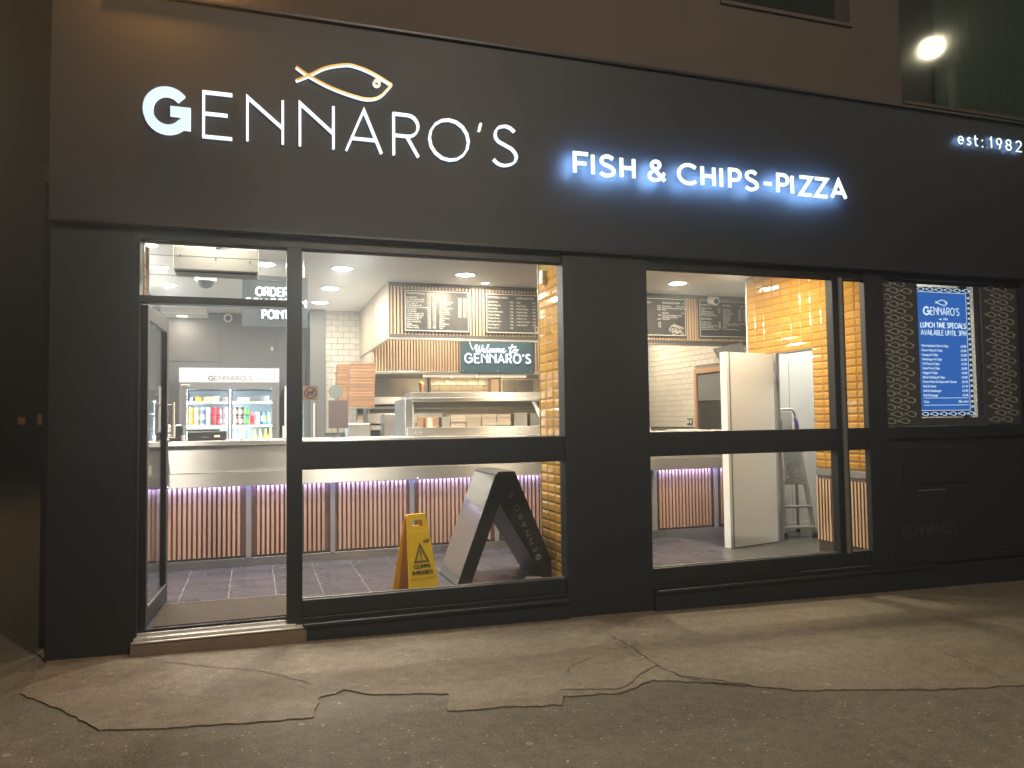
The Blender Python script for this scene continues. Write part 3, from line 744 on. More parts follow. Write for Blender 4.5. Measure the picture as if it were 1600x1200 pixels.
# rear tile wall: only the stretches the windows show
for r in range(21):
    z = 1.262+.0835*r+.042
    off = 0 if r % 2 else .085
    for c in range(4):
        x = .945+off+.17*c+.085
        if x+.083 < 1.55: piece('tile', TWm, (x, 5.757, z), tw)
    if off: piece('tile', TWh, (.945+.042, 5.757, z), tw)
for r in range(5):
    z = 1.68+.0835*r+.042
    for c in range(7):
        x = 2.40+.17*c+(0 if r % 2 else .085); piece('tile', TWm, (x, 5.757, z), tw)
# right side wall, seen through the right window
for r in range(20):
    z = 1.262+.0835*r+.042; y = 6.35-(0 if r % 2 else .085)
    low = 4.832 if z < 2.17 else 3.0
    while y-.166 > low:
        piece('tile', TWm, (6.307, y-.083, z), rs, (0, 0, R(-90))); y -= .17
    if low > 4 and y-low > .02:
        MB().box(6.3005, 6.307, low, y, z-.040, z+.040).build('tile', M['tilew'], rs, .003)
# serving hatch with a steel cupboard in that wall
ht = empty('wall_hatch', (6.3, 4.45, 1.2), 'brown framed hatch in the white tiled side wall with grey cupboard inside', 'hatch')
boxo('frame', M['card'], 6.27, 6.306, 4.765, 4.83, 1.2, 2.13, ht, .004); boxo('frame', M['card'], 6.27, 6.306, 4.0, 4.764, 2.06, 2.13, ht, .004)
boxo('panel', M['dgrey2'], 6.297, 6.306, 4.0, 4.764, 1.66, 2.059, ht); boxo('panel', M['steeld'], 6.295, 6.306, 4.0, 4.764, 1.2, 1.65, ht)
boxo('shelf_edge', M['alu'], 6.28, 6.306, 4.0, 4.764, 1.651, 1.659, ht)
so = empty('wall_socket', (6.3, 5.0, 1.3), 'small steel double socket low on the white tiled wall', 'socket')
boxo('plate', M['iron'], 6.29, 6.3, 4.93, 5.08, 1.30, 1.40, so, .004)
for y in (4.965, 5.045): boxo('outlet', M['offw'], 6.285, 6.2895, y-.022, y+.022, 1.325, 1.375, so)

# mustard tiled partition with the doorway
tp = empty('tiled_partition', (5.37, 1.1, .075), 'mustard bevelled tile wall with a doorway and slatted lower panel', 'wall')
PX = 5.328
boxo('core', M['groutm'], PX, 5.43, .095, 1.07, .075, 2.979, tp)
boxo('core', M['groutm'], PX, 5.43, 1.07, 1.785, 2.085, 2.979, tp)
boxo('core', M['groutm'], PX, 5.43, 1.786, 2.144, .075, 2.979, tp)
boxo('end_trim', M['alu'], PX-.012, 5.435, 2.145, 2.15, .075, 2.978, tp)
MTm = tile_mesh('tile', .147, .0720, .016, .012, M['tilem'])
for r in range(28):
    z = .892+.0745*r+.037
    for c in range(14):
        y = 2.072-.1497*c
        if y < .115: continue
        if 1.06 < y < 1.80 and z < 2.10: continue
        if y > 1.8 and z < 1.7: continue       # behind the door leaf
        piece('tile', MTm, (PX-.0005, y, z), tp, (R(random.uniform(-.5, .5)), 0, R(-90+random.uniform(-.6, .6))))
boxo('cap_rail', M['steeld'], PX-.03, PX-.001, .11, 1.075, .822, .886, tp, .003)
boxo('cap_rail', M['iron'], PX-.012, PX-.001, .11, 1.075, .796, .8215, tp)
boxo('back_board', M['backing'], PX-.006, PX-.001, .11, 1.07, .19, .795, tp)
boxo('plinth', M['backing'], PX-.02, PX-.001, .11, 1.07, .075, .189, tp)
sl = MB().box(-.016, .016, -.011, .011, 0, .60).mesh('slat', M['slat2'])
for i in range(22): piece('slat', sl, (PX-.024, 1.05-.0425*i, .19), tp)
boxo('door_frame', M['dgrey2'], PX-.012, 5.36, 1.665, 1.785, .075, 2.0845, tp, .003)
boxo('door_frame', M['dgrey2'], PX-.008, 5.45, 1.0725, 1.664, 2.079, 2.0845, tp)
boxo('door_frame', M['white'], PX-.004, 5.45, 1.071, 1.078, .075, 2.078, tp)
dl = empty('white_door', (5.255, 1.655, .085), 'plain white door leaf standing open in front of the mustard tiles', 'door', rotz=math.atan2(1.655-1.49, 5.255-4.56))
LN = math.hypot(5.255-4.56, 1.655-1.49)
MB().box(-LN+.049, -.002, -.022, .022, 0, 1.985).build('leaf', M['white'], dl, .002, local=True)
MB().box(-LN-.012, -LN+.028, -.03, .055, 0, 1.985).build('edge_strip', M['white'], dl, .003, local=True)
MB().box(-LN+.0285, -LN+.048, -.0265, .02, 0, 1.984).build('seal', M['iron'], dl, local=True)
for z in (.35, 1.0, 1.7): MB().tube([(.004, -.026, z), (.004, -.026, z+.1)], .010, 10).build('hinge', M['alu'], dl, local=True)
for z in (.5, 1.3): MB().tube([(-LN+.0315, -.026, z), (-LN+.0315, -.0235, z)], .006, 8).build('screw', M['alu'], dl, local=True)
# store room behind the doorway
rm = empty('store_room', (5.9, 1.9, .075), 'bright white panelled room seen through the doorway', 'room')
boxo('wall_board', M['white'], 5.43, 5.978, 2.30, 2.33, .075, 2.979, rm, .003); boxo('wall_board', M['white'], 5.984, 6.6, 2.30, 2.33, .075, 2.979, rm, .003)
boxo('side_wall', M['white'], 6.55, 6.6, .3, 2.299, .075, 2.979, rm)
boxo('batten', M['white'], 5.43, 6.55, 2.285, 2.2995, .075, .17, rm)
lt = bpy.data.lights.new('room_lamp', 'AREA'); lt.shape = 'RECTANGLE'; lt.size = 1.0; lt.size_y = .15; lt.energy = 13; lt.color = (1.0, .97, .91)
bt = empty('batten_light', (5.95, 1.5, 2.93), 'white tube light on the store room ceiling', 'light')
boxo('housing', M['white'], 5.45, 6.45, 1.44, 1.56, 2.93, 2.979, bt)
lo = bpy.data.objects.new('room_lamp', lt); COL.objects.link(lo); lo.parent = bt; lo.location = (0, 0, -.012)

# mustard tiled casing behind the pillar between the windows
mc = empty('tiled_pillar', (2.5, .4, FZ), 'mustard tiled pillar casing at the right edge of the large left window', 'pillar')
boxo('core', M['groutm'], 2.252, 2.80, .10, .705, FZ, 2.979, mc)
for r in range(33):
    z = .15+.0745*r+.037
    for c in range(4):
        piece('tile', MTm, (2.2515, .626-.1497*c+.0, z), mc, (R(random.uniform(-.5, .5)), 0, R(-90+random.uniform(-.6, .6))))
boxo('corner_trim', M['alu'], 2.238, 2.256, .7055, .711, FZ, 2.978, mc)
sn = empty('alarm_sensor', (2.23, .55, 2.5), 'small white motion sensor high on the tiled pillar', 'sensor')
boxo('case', M['white'], 2.195, 2.238, .49, .56, 2.50, 2.61, sn, .008); boxo('lens', M['offw'], 2.190, 2.1945, .50, .55, 2.52, 2.56, sn, .002)
# thin mustard return at the left of the doorway
lr = empty('tiled_reveal', (-.72, .2, 2.2), 'narrow cream tiled strip at the left edge of the doorway', 'wall')
for r in range(5):
    boxo('tile', M['tilem'], -.674, -.6655, .12, .27, 2.21+.0745*r, 2.2825+.0745*r, lr, .004)
boxo('edge_trim', M['alu'], -.674, -.655, .271, .28, 2.2, 2.58, lr)

# ================================================================== CEILING FITTINGS
def downlight(x, y, label, r=.10, z=2.979, pw=1.0):
    if abs(x-.83) < .05 and y > 3: pw = .55 if y < 4.5 else .38      # the two over the till end are dimmer
    d = empty('downlight', (x, y, z), label, 'light', 'round downlights in the shop ceiling')
    a = MB(); a.lathe([(r*.93, -.001), (r*1.0, -.012), (r*1.12, -.010), (r*1.16, 0)], (x, y, z), 24)
    a.build('rim', M['white'], d)
    b = MB(); b.lathe([(.0001, -.006), (r*.93, -.006)], (x, y, z), 24, smooth=False)
    b.build('diffuser', M['disc'], d)
    L = bpy.data.lights.new('lamp', 'AREA'); L.shape = 'DISK'; L.size = r*1.8; L.energy = P_DOWN*pw; L.color = (1.0, .91, .78) if x < 1.5 and y < 5.5 else (1.0, .82, .60)
    o = bpy.data.objects.new('lamp', L); COL.objects.link(o); o.parent = d; o.location = (0, 0, -.016)
    return d
for x, y, lb in ((.096, 2.633, 'round downlight beside the hanging order sign'), (.854, 2.665, 'large round downlight nearest the big left window'),
                 (.843, 3.871, 'round downlight second in the row left of the menu boards'), (.816, 4.995, 'round downlight farthest back in the row left of the menu boards'),
                 (2.154, 2.686, 'round downlight in front of the traditional menu board'), (4.692, 2.584, 'round downlight in front of the right hand menu boards'),
                 (-.878, 2.043, 'downlight nearest the top left corner of the doorway'), (-.889, 3.067, 'downlight in the middle of the left ceiling row'),
                 (-.903, 4.069, 'downlight at the far end of the left ceiling row')):
    downlight(x, y, lb, .085 if x < -.5 else .105)
downlight(-.93, 6.08, 'small downlight in the lowered ceiling over the fridge', .075, z=2.899, pw=.08)
downlight(2.50, 3.10, 'small downlight close in front of the starters board', .05, pw=.25)
for x, y in ((.85, 1.45), (2.95, 1.45), (4.55, 1.2), (-.88, 1.0)):
    downlight(x, y, 'round downlight hidden just inside the window head '+('near the doorway' if x < 0 else 'of the left window' if x < 1 else 'by the tiled pillar' if x < 4 else 'of the right window'), .105, pw=1.7)
for x, y, lb in ((-.256, .36, 'added unseen downlight between the window head and the air curtain'), (1.3, .50, 'added unseen downlight over the A-board behind the large window'),
                 (2.1, 4.0, 'added unseen downlight above the open left half of the bulkhead'), (3.2, 4.0, 'added unseen downlight above the open middle of the bulkhead'), (5.3, 4.6, 'added unseen downlight by the white tiled side wall'), (5.6, 5.7, 'added unseen downlight in the rear right corner')):
    downlight(x, y, lb, .09, pw=.16 if x < 0 else .9)  # unseen lamps added to brighten the air curtain, A-board and kitchen

ac = empty('air_curtain', (-.256, .62, 2.49), 'long grey air curtain box hanging over the doorway', 'air curtain')
boxo('case', M['offw'], -.541, .031, .60, .82, 2.497, 2.672, ac, .010)
boxo('grille', M['iron'], -.53, .02, .62, .80, 2.485, 2.4965, ac)
for x in (-.49, .0): MB().tube([(x, .62, 2.6725), (x, .62, 2.979)], .006, 8).build('hanger', M['alu'], ac)
for x, z in ((-.495, 2.60), (-.26, 2.585), (-.03, 2.575)): MB().tube([(x, .5935, z), (x, .5995, z)], .006, 8).build('screw', M['iron'], ac)
MB().tube([(-.26, .597, 2.664), (-.20, .592, 2.675), (-.12, .597, 2.690)], .004, 6).build('cable', M['blk'], ac)
dc = empty('dome_camera', (-.46, 3.0, 2.83), 'dark dome camera hanging from the ceiling behind the air curtain', 'camera')
MB().lathe([(.10, 0), (.105, .05), (.085, .11), (.07, .14)], (-.46, 3.0, 2.84), 20).build('housing', M['white'], dc)
MB().lathe([(.0005, -.07), (.05, -.055), (.075, -.025), (.082, 0)], (-.46, 3.0, 2.838), 20).build('dome', M['blk'], dc)
def bullet(x, y, z, lb, s=1):
    c = empty('bullet_camera', (x, y, z), lb, 'camera')
    MB().lathe([(.045*s, 0), (.045*s, .02*s)], (x, y+.03*s, z+.06*s), 16).build('mount', M['white'], c)
    MB().tube([(x+.01*s, y-.08*s, z-.02*s), (x-.0*s, y+.05*s, z+.01*s)], [.052*s, .046*s], 16).build('body', M['white'], c)
    MB().tube([(x+.0105*s, y-.088*s, z-.022*s), (x+.0105*s, y-.0805*s, z-.021*s)], .034*s, 16).build('lens', M['blk'], c)
bullet(-.353, 6.2, 2.905, 'small white bullet camera on the dark rear wall', 1.1)
bullet(5.55, 3.2, 2.90, 'white bullet camera over the right hand menu boards')

# ================================================================== BULKHEAD WITH MENU BOARDS
bh = empty('menu_bulkhead', (3.8, 4.4, 2.32), 'slatted bulkhead hanging from the ceiling carrying black menu boards', 'bulkhead')
boxo('backing', M['backing'], 1.437, 6.30, 3.345, 3.36, 2.352, 2.979, bh)
sm = MB().box(-.011, .011, -.02, .0, 0, .625).mesh('slat', M['slat2'])
for i in range(121):
    x = 1.462+.04*i
    if 3.36 < x < 4.55 or x > 6.28: continue
    piece('slat', sm, (x, 3.344, 2.353), bh)
boxo('top_rail', M['darkstrip'], 1.437, 6.30, 3.3215, 3.3445, 2.938, 2.9785, bh)  # dark strips laid across the slat ends above and below the boards
boxo('low_strip', M['darkstrip'], 1.437, 6.30, 3.3215, 3.3445, 2.3525, 2.392, bh)
boxo('corner_post', M['darkstrip'], 1.437, 1.452, 3.3205, 3.3445, 2.3925, 2.9375, bh)
boxo('side_panel', M['sideply'], 1.422, 1.436, 3.32, 5.75, 2.352, 2.979, bh, .002)
boxo('bottom_trim', M['steeld'], 1.418, 6.30, 3.312, 3.37, 2.328, 2.3515, bh, .002)
boxo('bottom_trim', M['alu'], 1.418, 1.45, 3.371, 5.75, 2.328, 2.3515, bh, .002)
def board(x0, x1, z0, z1, lb):
    b = empty('menu_board', ((x0+x1)/2, 3.31, z0), lb, 'menu board', 'black menu boards on the bulkhead')
    boxo('board', M['board'], x0, x1, 3.300, 3.318, z0, z1, b, .002)
    e = MB(); q = .018
    e.ribbon([(x0+q, z0+q), (x1-q, z0+q), (x1-q, z1-q), (x0+q, z1-q)], .006, 3.2985, 3.2999, closed=True)
    e.build('border_line', M['chalk'], b)
    return b
def T(b, s, size, x, z, al='LEFT', sp=1.0, sx=1.0):
    return text('menu_text', s, size, x, 3.2983, z, M['chalk'], b, al, sx, sp)
b1 = board(1.598, 2.370, 2.417, 2.905, 'black menu board headed TRADITIONAL MENU at the left end of the bulkhead')
T(b1, 'TRADITIONAL MENU', .034, 1.63, 2.845)
T(b1, 'Haddock (S)\nBreaded Haddock (S)\nBattered Sausage (S)\nFish Cake (S)\nSmall Haddock (S)\nSmall Haddock & 2 Fritters\n1/2 Chicken\n1/4 Chicken\nChicken Nuggets (6)\nChicken Nuggets (9)\nJumbo Sausage (2)\nHamburger (2)\nSteak Sausage (2)\nHaggis\nBlack Pudding\nWhite Pudding', .0235, 1.63, 2.805, sp=.98)
T(b1, 'Single\n5.80\n7.00\n4.00\n5.00\n5.80\n7.00\n5.00\n3.00\n3.30\n4.20\n3.00\n3.00\n3.00\n2.80\n2.80\n2.80', .0235, 1.89, 2.829, 'CENTER', .98)
T(b1, 'Supper\n8.20\n9.40\n5.90\n6.20\n8.20\n9.40\n6.90\n4.90\n5.30\n6.20\n4.90\n4.90\n4.90\n4.60\n4.60\n4.60', .0235, 1.95, 2.829, 'CENTER', .98)
T(b1, 'Steak Pie\nMince Pie\nMince Round Bar\nBBQ King Rib\n1/2 Pizza\n1/2 Pizza Crunch\nWhole Pizza\nDoner Meat\nPizza Crunch\nChips\nCurry Sauce\nGravy\nBeans\nMushy Peas\nPickles\nRoll', .0235, 2.01, 2.805, sp=.98)
T(b1, '3.00\n2.80\n3.00\n3.30\n3.50\n4.00\n5.60\n6.00\n4.40\n2.80', .0235, 2.25, 2.805, 'CENTER', .98); T(b1, '5.00\n4.80\n5.00\n5.30\n5.50\n6.00\n8.20\n8.50\n6.40\n3.40', .0235, 2.31, 2.805, 'CENTER', .98)
b2 = board(2.556, 3.33, 2.417, 2.902, 'black menu board listing starters and sides beside the tiled pillar')
T(b2, 'STARTERS & SIDES', .030, 2.59, 2.835); T(b2, 'CHIPS & SAUCES', .030, 2.94, 2.835)
T(b2, 'Garlic Bread\nStuffed Jalapenos\nOnion Rings\nCrispy Mushrooms\nPotato Wedges\nTomato Bread\nMozzarella Sticks\nHot Wings (5)\nHaloumi Fries', .0235, 2.59, 2.785, sp=1.62)
T(b2, '3.00\n3.50\n3.20\n3.50\n3.50\n3.50\n3.80\n4.00\n4.00', .0235, 2.88, 2.785, 'CENTER', 1.62)
T(b2, 'Chips\nCurry Sauce\nChips & Cheese\nChips & Gravy\nChips & Curry\nCoffee & Tea\nChips & Coleslaw\nChips & Beans', .0235, 2.94, 2.785, sp=1.62)
T(b2, '2.80\n1.50\n3.80\n4.00\n4.00\n1.50\n3.80\n3.80', .0235, 3.16, 2.785, 'CENTER', 1.62); T(b2, '3.50\n2.00\n4.60\n4.80\n4.80\n2.00\n4.60\n4.60', .0235, 3.24, 2.785, 'CENTER', 1.62)
cu_ = MB()
for x in (3.17, 3.24):
    cu_.ribbon([(x, 2.50), (x+.006, 2.45), (x+.035, 2.45), (x+.041, 2.50)], .005, 3.2986, 3.2999, closed=True); cu_.ribbon([(x+.012, 2.50), (x+.016, 2.512), (x+.03, 2.512)], .004, 3.2984, 3.2999)
cu_.build('cup_drawing', M['chalk'], b2)
b3 = board(4.46, 5.238, 2.432, 2.930, 'black menu board headed MUNCHIE BOXES with a drawing of food')
T(b3, 'MUNCHIE BOXES', .032, 4.885, 2.850); T(b3, '10"    12"', .024, 5.11, 2.850)
T(b3, 'Munchie Box', .025, 4.885, 2.812); T(b3, '10.00  12.00', .023, 5.20, 2.812, 'RIGHT')
T(b3, 'Doner Meat, Pizza, Onion Rings, Chips\n& Dip', .022, 4.885, 2.787, sp=1.05)
T(b3, 'Pizza Box', .025, 4.885, 2.725); T(b3, '9.00', .023, 5.20, 2.725, 'RIGHT')
T(b3, 'Pizza, Chicken Nuggets & Chips\nHot Wings, Onion Rings\nChips & Dip', .022, 4.885, 2.695, sp=1.05)
T(b3, '10.00\n12.00\n12.00\n\n\n9.00\n\n10.00\n\n9.00\n9.50\n9.50', .0235, 4.865, 2.815, 'RIGHT', 1.03)
T(b3, 'PIZZA', .030, 4.73, 2.850, 'RIGHT')
dr = MB()
def blob(cx, cz, rx, rz, n=12, a0=0):
    dr.ribbon([(cx+rx*math.cos(2*math.pi*i/n+a0), cz+rz*math.sin(2*math.pi*i/n+a0)) for i in range(n)], .0045, 3.2984, 3.2999, closed=True)
dr.ribbon([(4.98, 2.52), (5.02, 2.575), (5.07, 2.56), (5.12, 2.545), (5.15, 2.51), (5.10, 2.49), (5.05, 2.50), (5.0, 2.505)], .005, 3.2986, 3.2999, closed=True)
for i in range(6): dr.ribbon([(5.03+i*.026, 2.565-.006*i), (5.05+i*.026, 2.595-.008*i), (5.065+i*.024, 2.572-.008*i)], .0045, 3.2984, 3.2999)
blob(5.05, 2.485, .024, .024); blob(5.10, 2.495, .02, .018); blob(5.075, 2.525, .016, .012, 8); blob(5.03, 2.53, .012, .01, 8)
dr.ribbon([(5.14, 2.52), (5.19, 2.47), (5.165, 2.455), (5.13, 2.50)], .005, 3.2986, 3.2999, closed=True)
dr.build('food_drawing', M['chalk'], b3)
b4 = board(5.415, 6.19, 2.432, 2.925, 'black menu board headed HOMEMADE PASTA, KIDS MENU and BURGERS')
T(b4, 'HOMEMADE PASTA', .030, 5.45, 2.845); T(b4, 'BURGERS', .030, 5.775, 2.845); T(b4, 'Single  Meal', .024, 6.15, 2.845, 'RIGHT')
T(b4, 'Macaroni Cheese\nLasagne\nSpaghetti Bolognese\nSpaghetti Carbonara\nServed with Garlic Bread', .0225, 5.45, 2.807, sp=1.02)
T(b4, '6.50\n7.00\n7.00', .0225, 5.74, 2.807, 'RIGHT', 1.02)
T(b4, 'KIDS MENU', .030, 5.45, 2.665)
T(b4, '1/2 Fish & Chips\nSausage & Chips\nChicken Nuggets & Chips\nHamburger & Chips\nAll served with a small drink', .0225, 5.45, 2.625, sp=1.02)
T(b4, '4.50\n3.50\n4.00\n3.80', .0225, 5.74, 2.625, 'RIGHT', 1.02)
T(b4, 'Cheeseburger\nHalf Pounder\nQuarter Pounder\nChicken Burger\nFish Burger\nVeggie Burger\nChilli Burger\nToppings', .0225, 5.775, 2.800, sp=1.02)
T(b4, '3.00\n5.00\n4.00\n4.00\n4.20\n3.80\n4.20', .0225, 6.03, 2.800, 'CENTER', 1.02); T(b4, '5.00\n7.00\n6.00\n6.00\n6.20\n5.80\n6.20', .0225, 6.11, 2.800, 'CENTER', 1.02)
T(b4, 'Bacon, Cheese, Onions or Mushrooms\nServed with salad and sauce', .0215, 5.775, 2.615, sp=1.0)
T(b4, 'Meals', .024, 5.775, 2.565); T(b4, 'Served with chips and a can', .0215, 5.775, 2.54)

# slatted canopy over the range
hd = empty('range_hood', (2.6, 5.1, 2.03), 'wooden slatted extractor canopy below the menu boards', 'extractor hood')
boxo('backing', M['slatback'], 1.449, 5.0, 4.72, 4.74, 2.064, 2.979, hd)
sm2 = MB().box(-.0105, .0105, -.024, 0, 0, .84).mesh('slat', M['slat2'])
for i in range(66):
    x = 1.462+.0385*i
    if x < 3.95: piece('slat', sm2, (x, 4.719, 2.066), hd)
boxo('bottom_rail', M['alu'], 1.445, 5.0, 4.690, 4.745, 2.030, 2.0635, hd, .003)
boxo('left_end', M['sideply'], 1.435, 1.4485, 4.70, 5.74, 2.03, 2.3275, hd)
for i in range(4):
    x = 2.16+.37*i
    boxo('hood_light', M['ledw'], x+.012, x+.355, 4.90, 4.96, 2.005, 2.0295, hd)
L = bpy.data.lights.new('hood_lamp', 'AREA'); L.shape = 'RECTANGLE'; L.size = 1.5; L.size_y = .06; L.energy = 10; L.color = (1, .70, .38)
o = bpy.data.objects.new('hood_lamp', L); COL.objects.link(o); o.parent = hd; o.location = Vector((2.9, 4.93, 2.001))-ORG[hd.name]; o.rotation_euler = (R(40), 0, 0)
boxo('underside', M['steeld'], 1.45, 5.0, 4.747, 5.74, 2.031, 2.05, hd)

# ================================================================== NEON SIGNS
def neonsign(name, x0, x1, z0, z1, y, lb, m):
    e = empty(name, ((x0+x1)/2, y, z0), lb, 'neon sign')
    boxo('acrylic_sheet', m, x0, x1, y, y+.008, z0, z1, e, .002)
    return e
def neonword(e, txt, x0, z0, h, wd, y, r, gap=.26, space=.4):
    tot = sum((space if c == ' ' else G[c][0]+gap) for c in txt)-gap; s = wd/tot; x = x0
    for c in txt:
        if c == ' ': x += space*s; continue
        gw, st = G[c]; mb = MB()
        for q in st:
            cl = q[-1] == 'c'; pts = [(x+p[0]*s, y, z0+p[1]*h) for p in q if p != 'c']
            mb.tube(pts, r, 8, closed=cl)
        mb.build('neon_letter', M['neon'], e); x += (gw+gap)*s
ws = neonsign('welcome_sign', 2.612, 3.645, 2.04, 2.60, 4.66, "dark panel with glowing neon words Welcome to GENNARO'S on the slatted canopy", mat('welcome_panel', (.05, .095, .125), .15, var=.1))
neonword(ws, "GENNARO'S", 2.668, 2.182, .118, .925, 4.640, .0098, gap=.36)
scr = [spl([(0,.55),(.06,.8),(.14,1.0),(.10,.4),(.14,.02),(.24,.45),(.30,.92),(.26,.4),(.31,.05),(.42,.5),(.50,1.0)], 5),
       spl([(.46,.22),(.56,.38),(.60,.52),(.53,.5),(.50,.2),(.58,.03),(.70,.3),(.84,1.0),(.78,.9),(.72,.3),(.78,.04),(.86,.2),(.98,.5),(.92,.48),(.87,.25),(.93,.03),(1.03,.2)], 4),
       spl([(1.03,.2),(1.12,.5),(1.2,.4),(1.15,.08),(1.07,.2),(1.12,.48),(1.26,.4),(1.31,.5),(1.28,.04),(1.36,.42),(1.43,.48),(1.41,.06),(1.49,.42),(1.56,.48),(1.55,.1),(1.64,.22),(1.75,.5),(1.70,.52),(1.64,.25),(1.72,.02),(1.86,.26)], 3),
       spl([(2.26,1.12),(2.14,.5),(2.10,.1),(2.18,.02),(2.26,.2)], 4), spl([(2.02,.66),(2.2,.74),(2.5,.82)], 3), spl([(2.40,.5),(2.30,.3),(2.36,.04),(2.5,.14),(2.52,.42),(2.42,.52),(2.44,.4),(2.62,.44)], 3)]
for q in scr:
    MB().tube([(2.80+p[0]*.238, 4.640, 2.318+p[1]*.105) for p in q], .0065, 8).build('neon_script', M['neon'], ws)
MB().tube([(3.13+.40*math.cos(R(a)), 4.648, 2.52+.34*math.sin(R(a))) for a in range(150, 216, 6)], .004, 6).build('neon_ring', M['neon'], ws)
for x in (2.64, 3.13, 3.61): MB().tube([(x, 4.652, 2.072), (x, 4.6595, 2.072)], .008, 8).build('stud', M['alu'], ws)
os_ = neonsign('order_sign', -.104, .486, 2.310, 2.793, 2.28, 'smoked acrylic sign with neon words ORDER COLLECTION POINT hung from the ceiling', M['acry'])
neonword(os_, 'ORDER', .018, 2.602, .075, .285, 2.262, .0085)
neonword(os_, 'COLLECTION', -.078, 2.498, .072, .545, 2.262, .0085)
neonword(os_, 'POINT', .075, 2.388, .075, .235, 2.262, .0085)
for x in (-.07, .45): MB().tube([(x, 2.284, 2.79), (x, 2.284, 2.979)], .003, 6).build('hung_or_mirrored_wire', M['alu'], os_)
# ================================================================== COUNTER
ct = empty('serving_counter', (2.3, 2.4, FZ), 'long stainless serving counter with reddish slatted front and violet lighting', 'counter')
boxo('worktop', M['steel'], -.72, 5.26, 2.0, 2.74, 1.215, 1.258, ct, .006)
boxo('front_panel', M['steel'], -.70, 5.25, 2.022, 2.05, .980, 1.2145, ct, .002)
boxo('apron', M['steel'], -.70, 1.478, 2.008, 2.017, .856, .9755, ct, .002)
boxo('apron', M['steel'], 1.480, 5.25, 2.008, 2.017, .856, .9755, ct, .002)
boxo('seam', M['alu'], -.70, 5.25, 2.012, 2.04, .9758, .9797, ct)
boxo('back_board', M['redback'], -1.17, 5.25, 2.085, 2.11, .215, .9755, ct)
boxo('kick_plate', M['steeld'], -1.17, 4.148, 2.06, 2.075, FZ, .214, ct, .002)
boxo('kick_plate', M['steeld'], 4.1485, 5.25, 2.0395, 2.075, .05, .214, ct, .002)
boxo('carcass', M['steeld'], -1.17, 5.25, 2.112, 2.70, FZ, 1.2145, ct)
posts = [-.775, -.042, .692, 1.432, 2.277, 3.02, 4.035, 4.785]
for x in posts: boxo('post', M['post'], x-.022, x+.022, 2.046, 2.084, .2145, .9755, ct, .002)
sc_ = MB().box(-.0115, .0115, -.026, 0, 0, .612).mesh('slat', M['slat'])
bounds = [-1.17]+posts+[5.22]
for a, b in zip(bounds[:-1], bounds[1:]):
    if a > 2.9 and b < 4.1: continue
    n = int((b-a-.09)/.0405); st = (a+b)/2-.0405*(n-1)/2
    for i in range(n): piece('slat', sc_, (st+.0405*i, 2.084, .236), ct)
    boxo('led_strip', M['led'], a+.03, b-.03, 2.020, 2.032, .864, .869, ct)
    boxo('slat_rail', M['backing'], a+.024, b-.024, 2.064, 2.084, .2145, .2355, ct)
cb = empty('counter_cabinet', (-.92, 2.0, .85), 'boxy steel display end of the counter behind the open glass door', 'cabinet')
boxo('door_panel', M['steeld'], -1.10, -.725, 1.93, 1.99, .885, 1.185, cb, .003)
for x0, x1, z0, z1 in ((-1.12, -.705, 1.186, 1.205), (-1.12, -.705, .862, .884), (-.724, -.705, .885, 1.185), (-1.12, -1.101, .885, 1.185)):
    boxo('edge_frame', M['blk'], x0, x1, 1.925, 1.998, z0, z1, cb, .003)
boxo('shelf_line', M['alu'], -1.10, -.725, 1.925, 1.9295, .965, .972, cb)
boxo('top_shelf', M['steel'], -1.17, -.725, 1.95, 2.74, 1.2155, 1.258, cb, .003)
boxo('handle', M['offw'], -.86, -.82, 1.922, 1.9295, .98, 1.06, cb, .003)

CT = 1.2585
# glass display cabinet
gc = empty('display_cabinet', (2.15, 2.4, CT), 'heated stainless display cabinet with sloping glass on the counter', 'display cabinet')
boxo('front_rail', M['steel'], 1.40, 2.98, 2.10, 2.15, CT, 1.345, gc, .004)
MB().prism_z([(1.385, 2.12), (1.46, 2.12), (1.46, 2.70), (1.385, 2.70)], CT, 1.622).build('end_panel', M['steel'], gc, .004)
MB().hexa([(1.462, 2.10, 1.26), (1.50, 2.10, 1.26), (1.50, 2.125, 1.26), (1.462, 2.125, 1.26)], [(1.462, 2.33, 1.60), (1.50, 2.33, 1.60), (1.50, 2.36, 1.60), (1.462, 2.36, 1.60)]).build('corner_post', M['steel'], gc)
MB().hexa([(2.80, 2.12, 1.3455), (2.835, 2.12, 1.3455), (2.835, 2.145, 1.3455), (2.80, 2.145, 1.3455)], [(2.765, 2.33, 1.60), (2.80, 2.33, 1.60), (2.80, 2.36, 1.60), (2.765, 2.36, 1.60)]).build('corner_post', M['steel'], gc)
boxo('top_rail', M['steel'], 1.40, 2.98, 2.31, 2.42, 1.601, 1.640, gc, .006)
boxo('roof_panel', M['steel'], 1.50, 2.98, 2.425, 2.74, 1.630, 1.700, gc, .004)
MB().hexa([(1.502, 2.128, 1.3455), (2.98, 2.128, 1.3455), (2.98, 2.134, 1.3455), (1.502, 2.134, 1.3455)], [(1.502, 2.335, 1.6005), (2.98, 2.335, 1.6005), (2.98, 2.341, 1.6005), (1.502, 2.341, 1.6005)]).build('front_glass', M['glassd'], gc)
boxo('canopy_back', M['steeld'], 1.50, 2.95, 2.66, 2.70, 1.545, 1.629, gc)
boxo('light_guard', M['steeld'], 1.51, 2.95, 2.52, 2.54, 1.500, 1.512, gc)
for i in range(50):
    x = 1.53+.0165*i
    MB().tube([(x, 2.55, 1.488), (x+.012, 2.55, 1.53)], .0028, 5).build('guard_wire', M['alu'], gc)
for x in (1.482, 1.53): MB().tube([(x, 2.095, 1.30), (x, 2.0995, 1.30)], .009, 10).build('knob', M['offw'], gc)
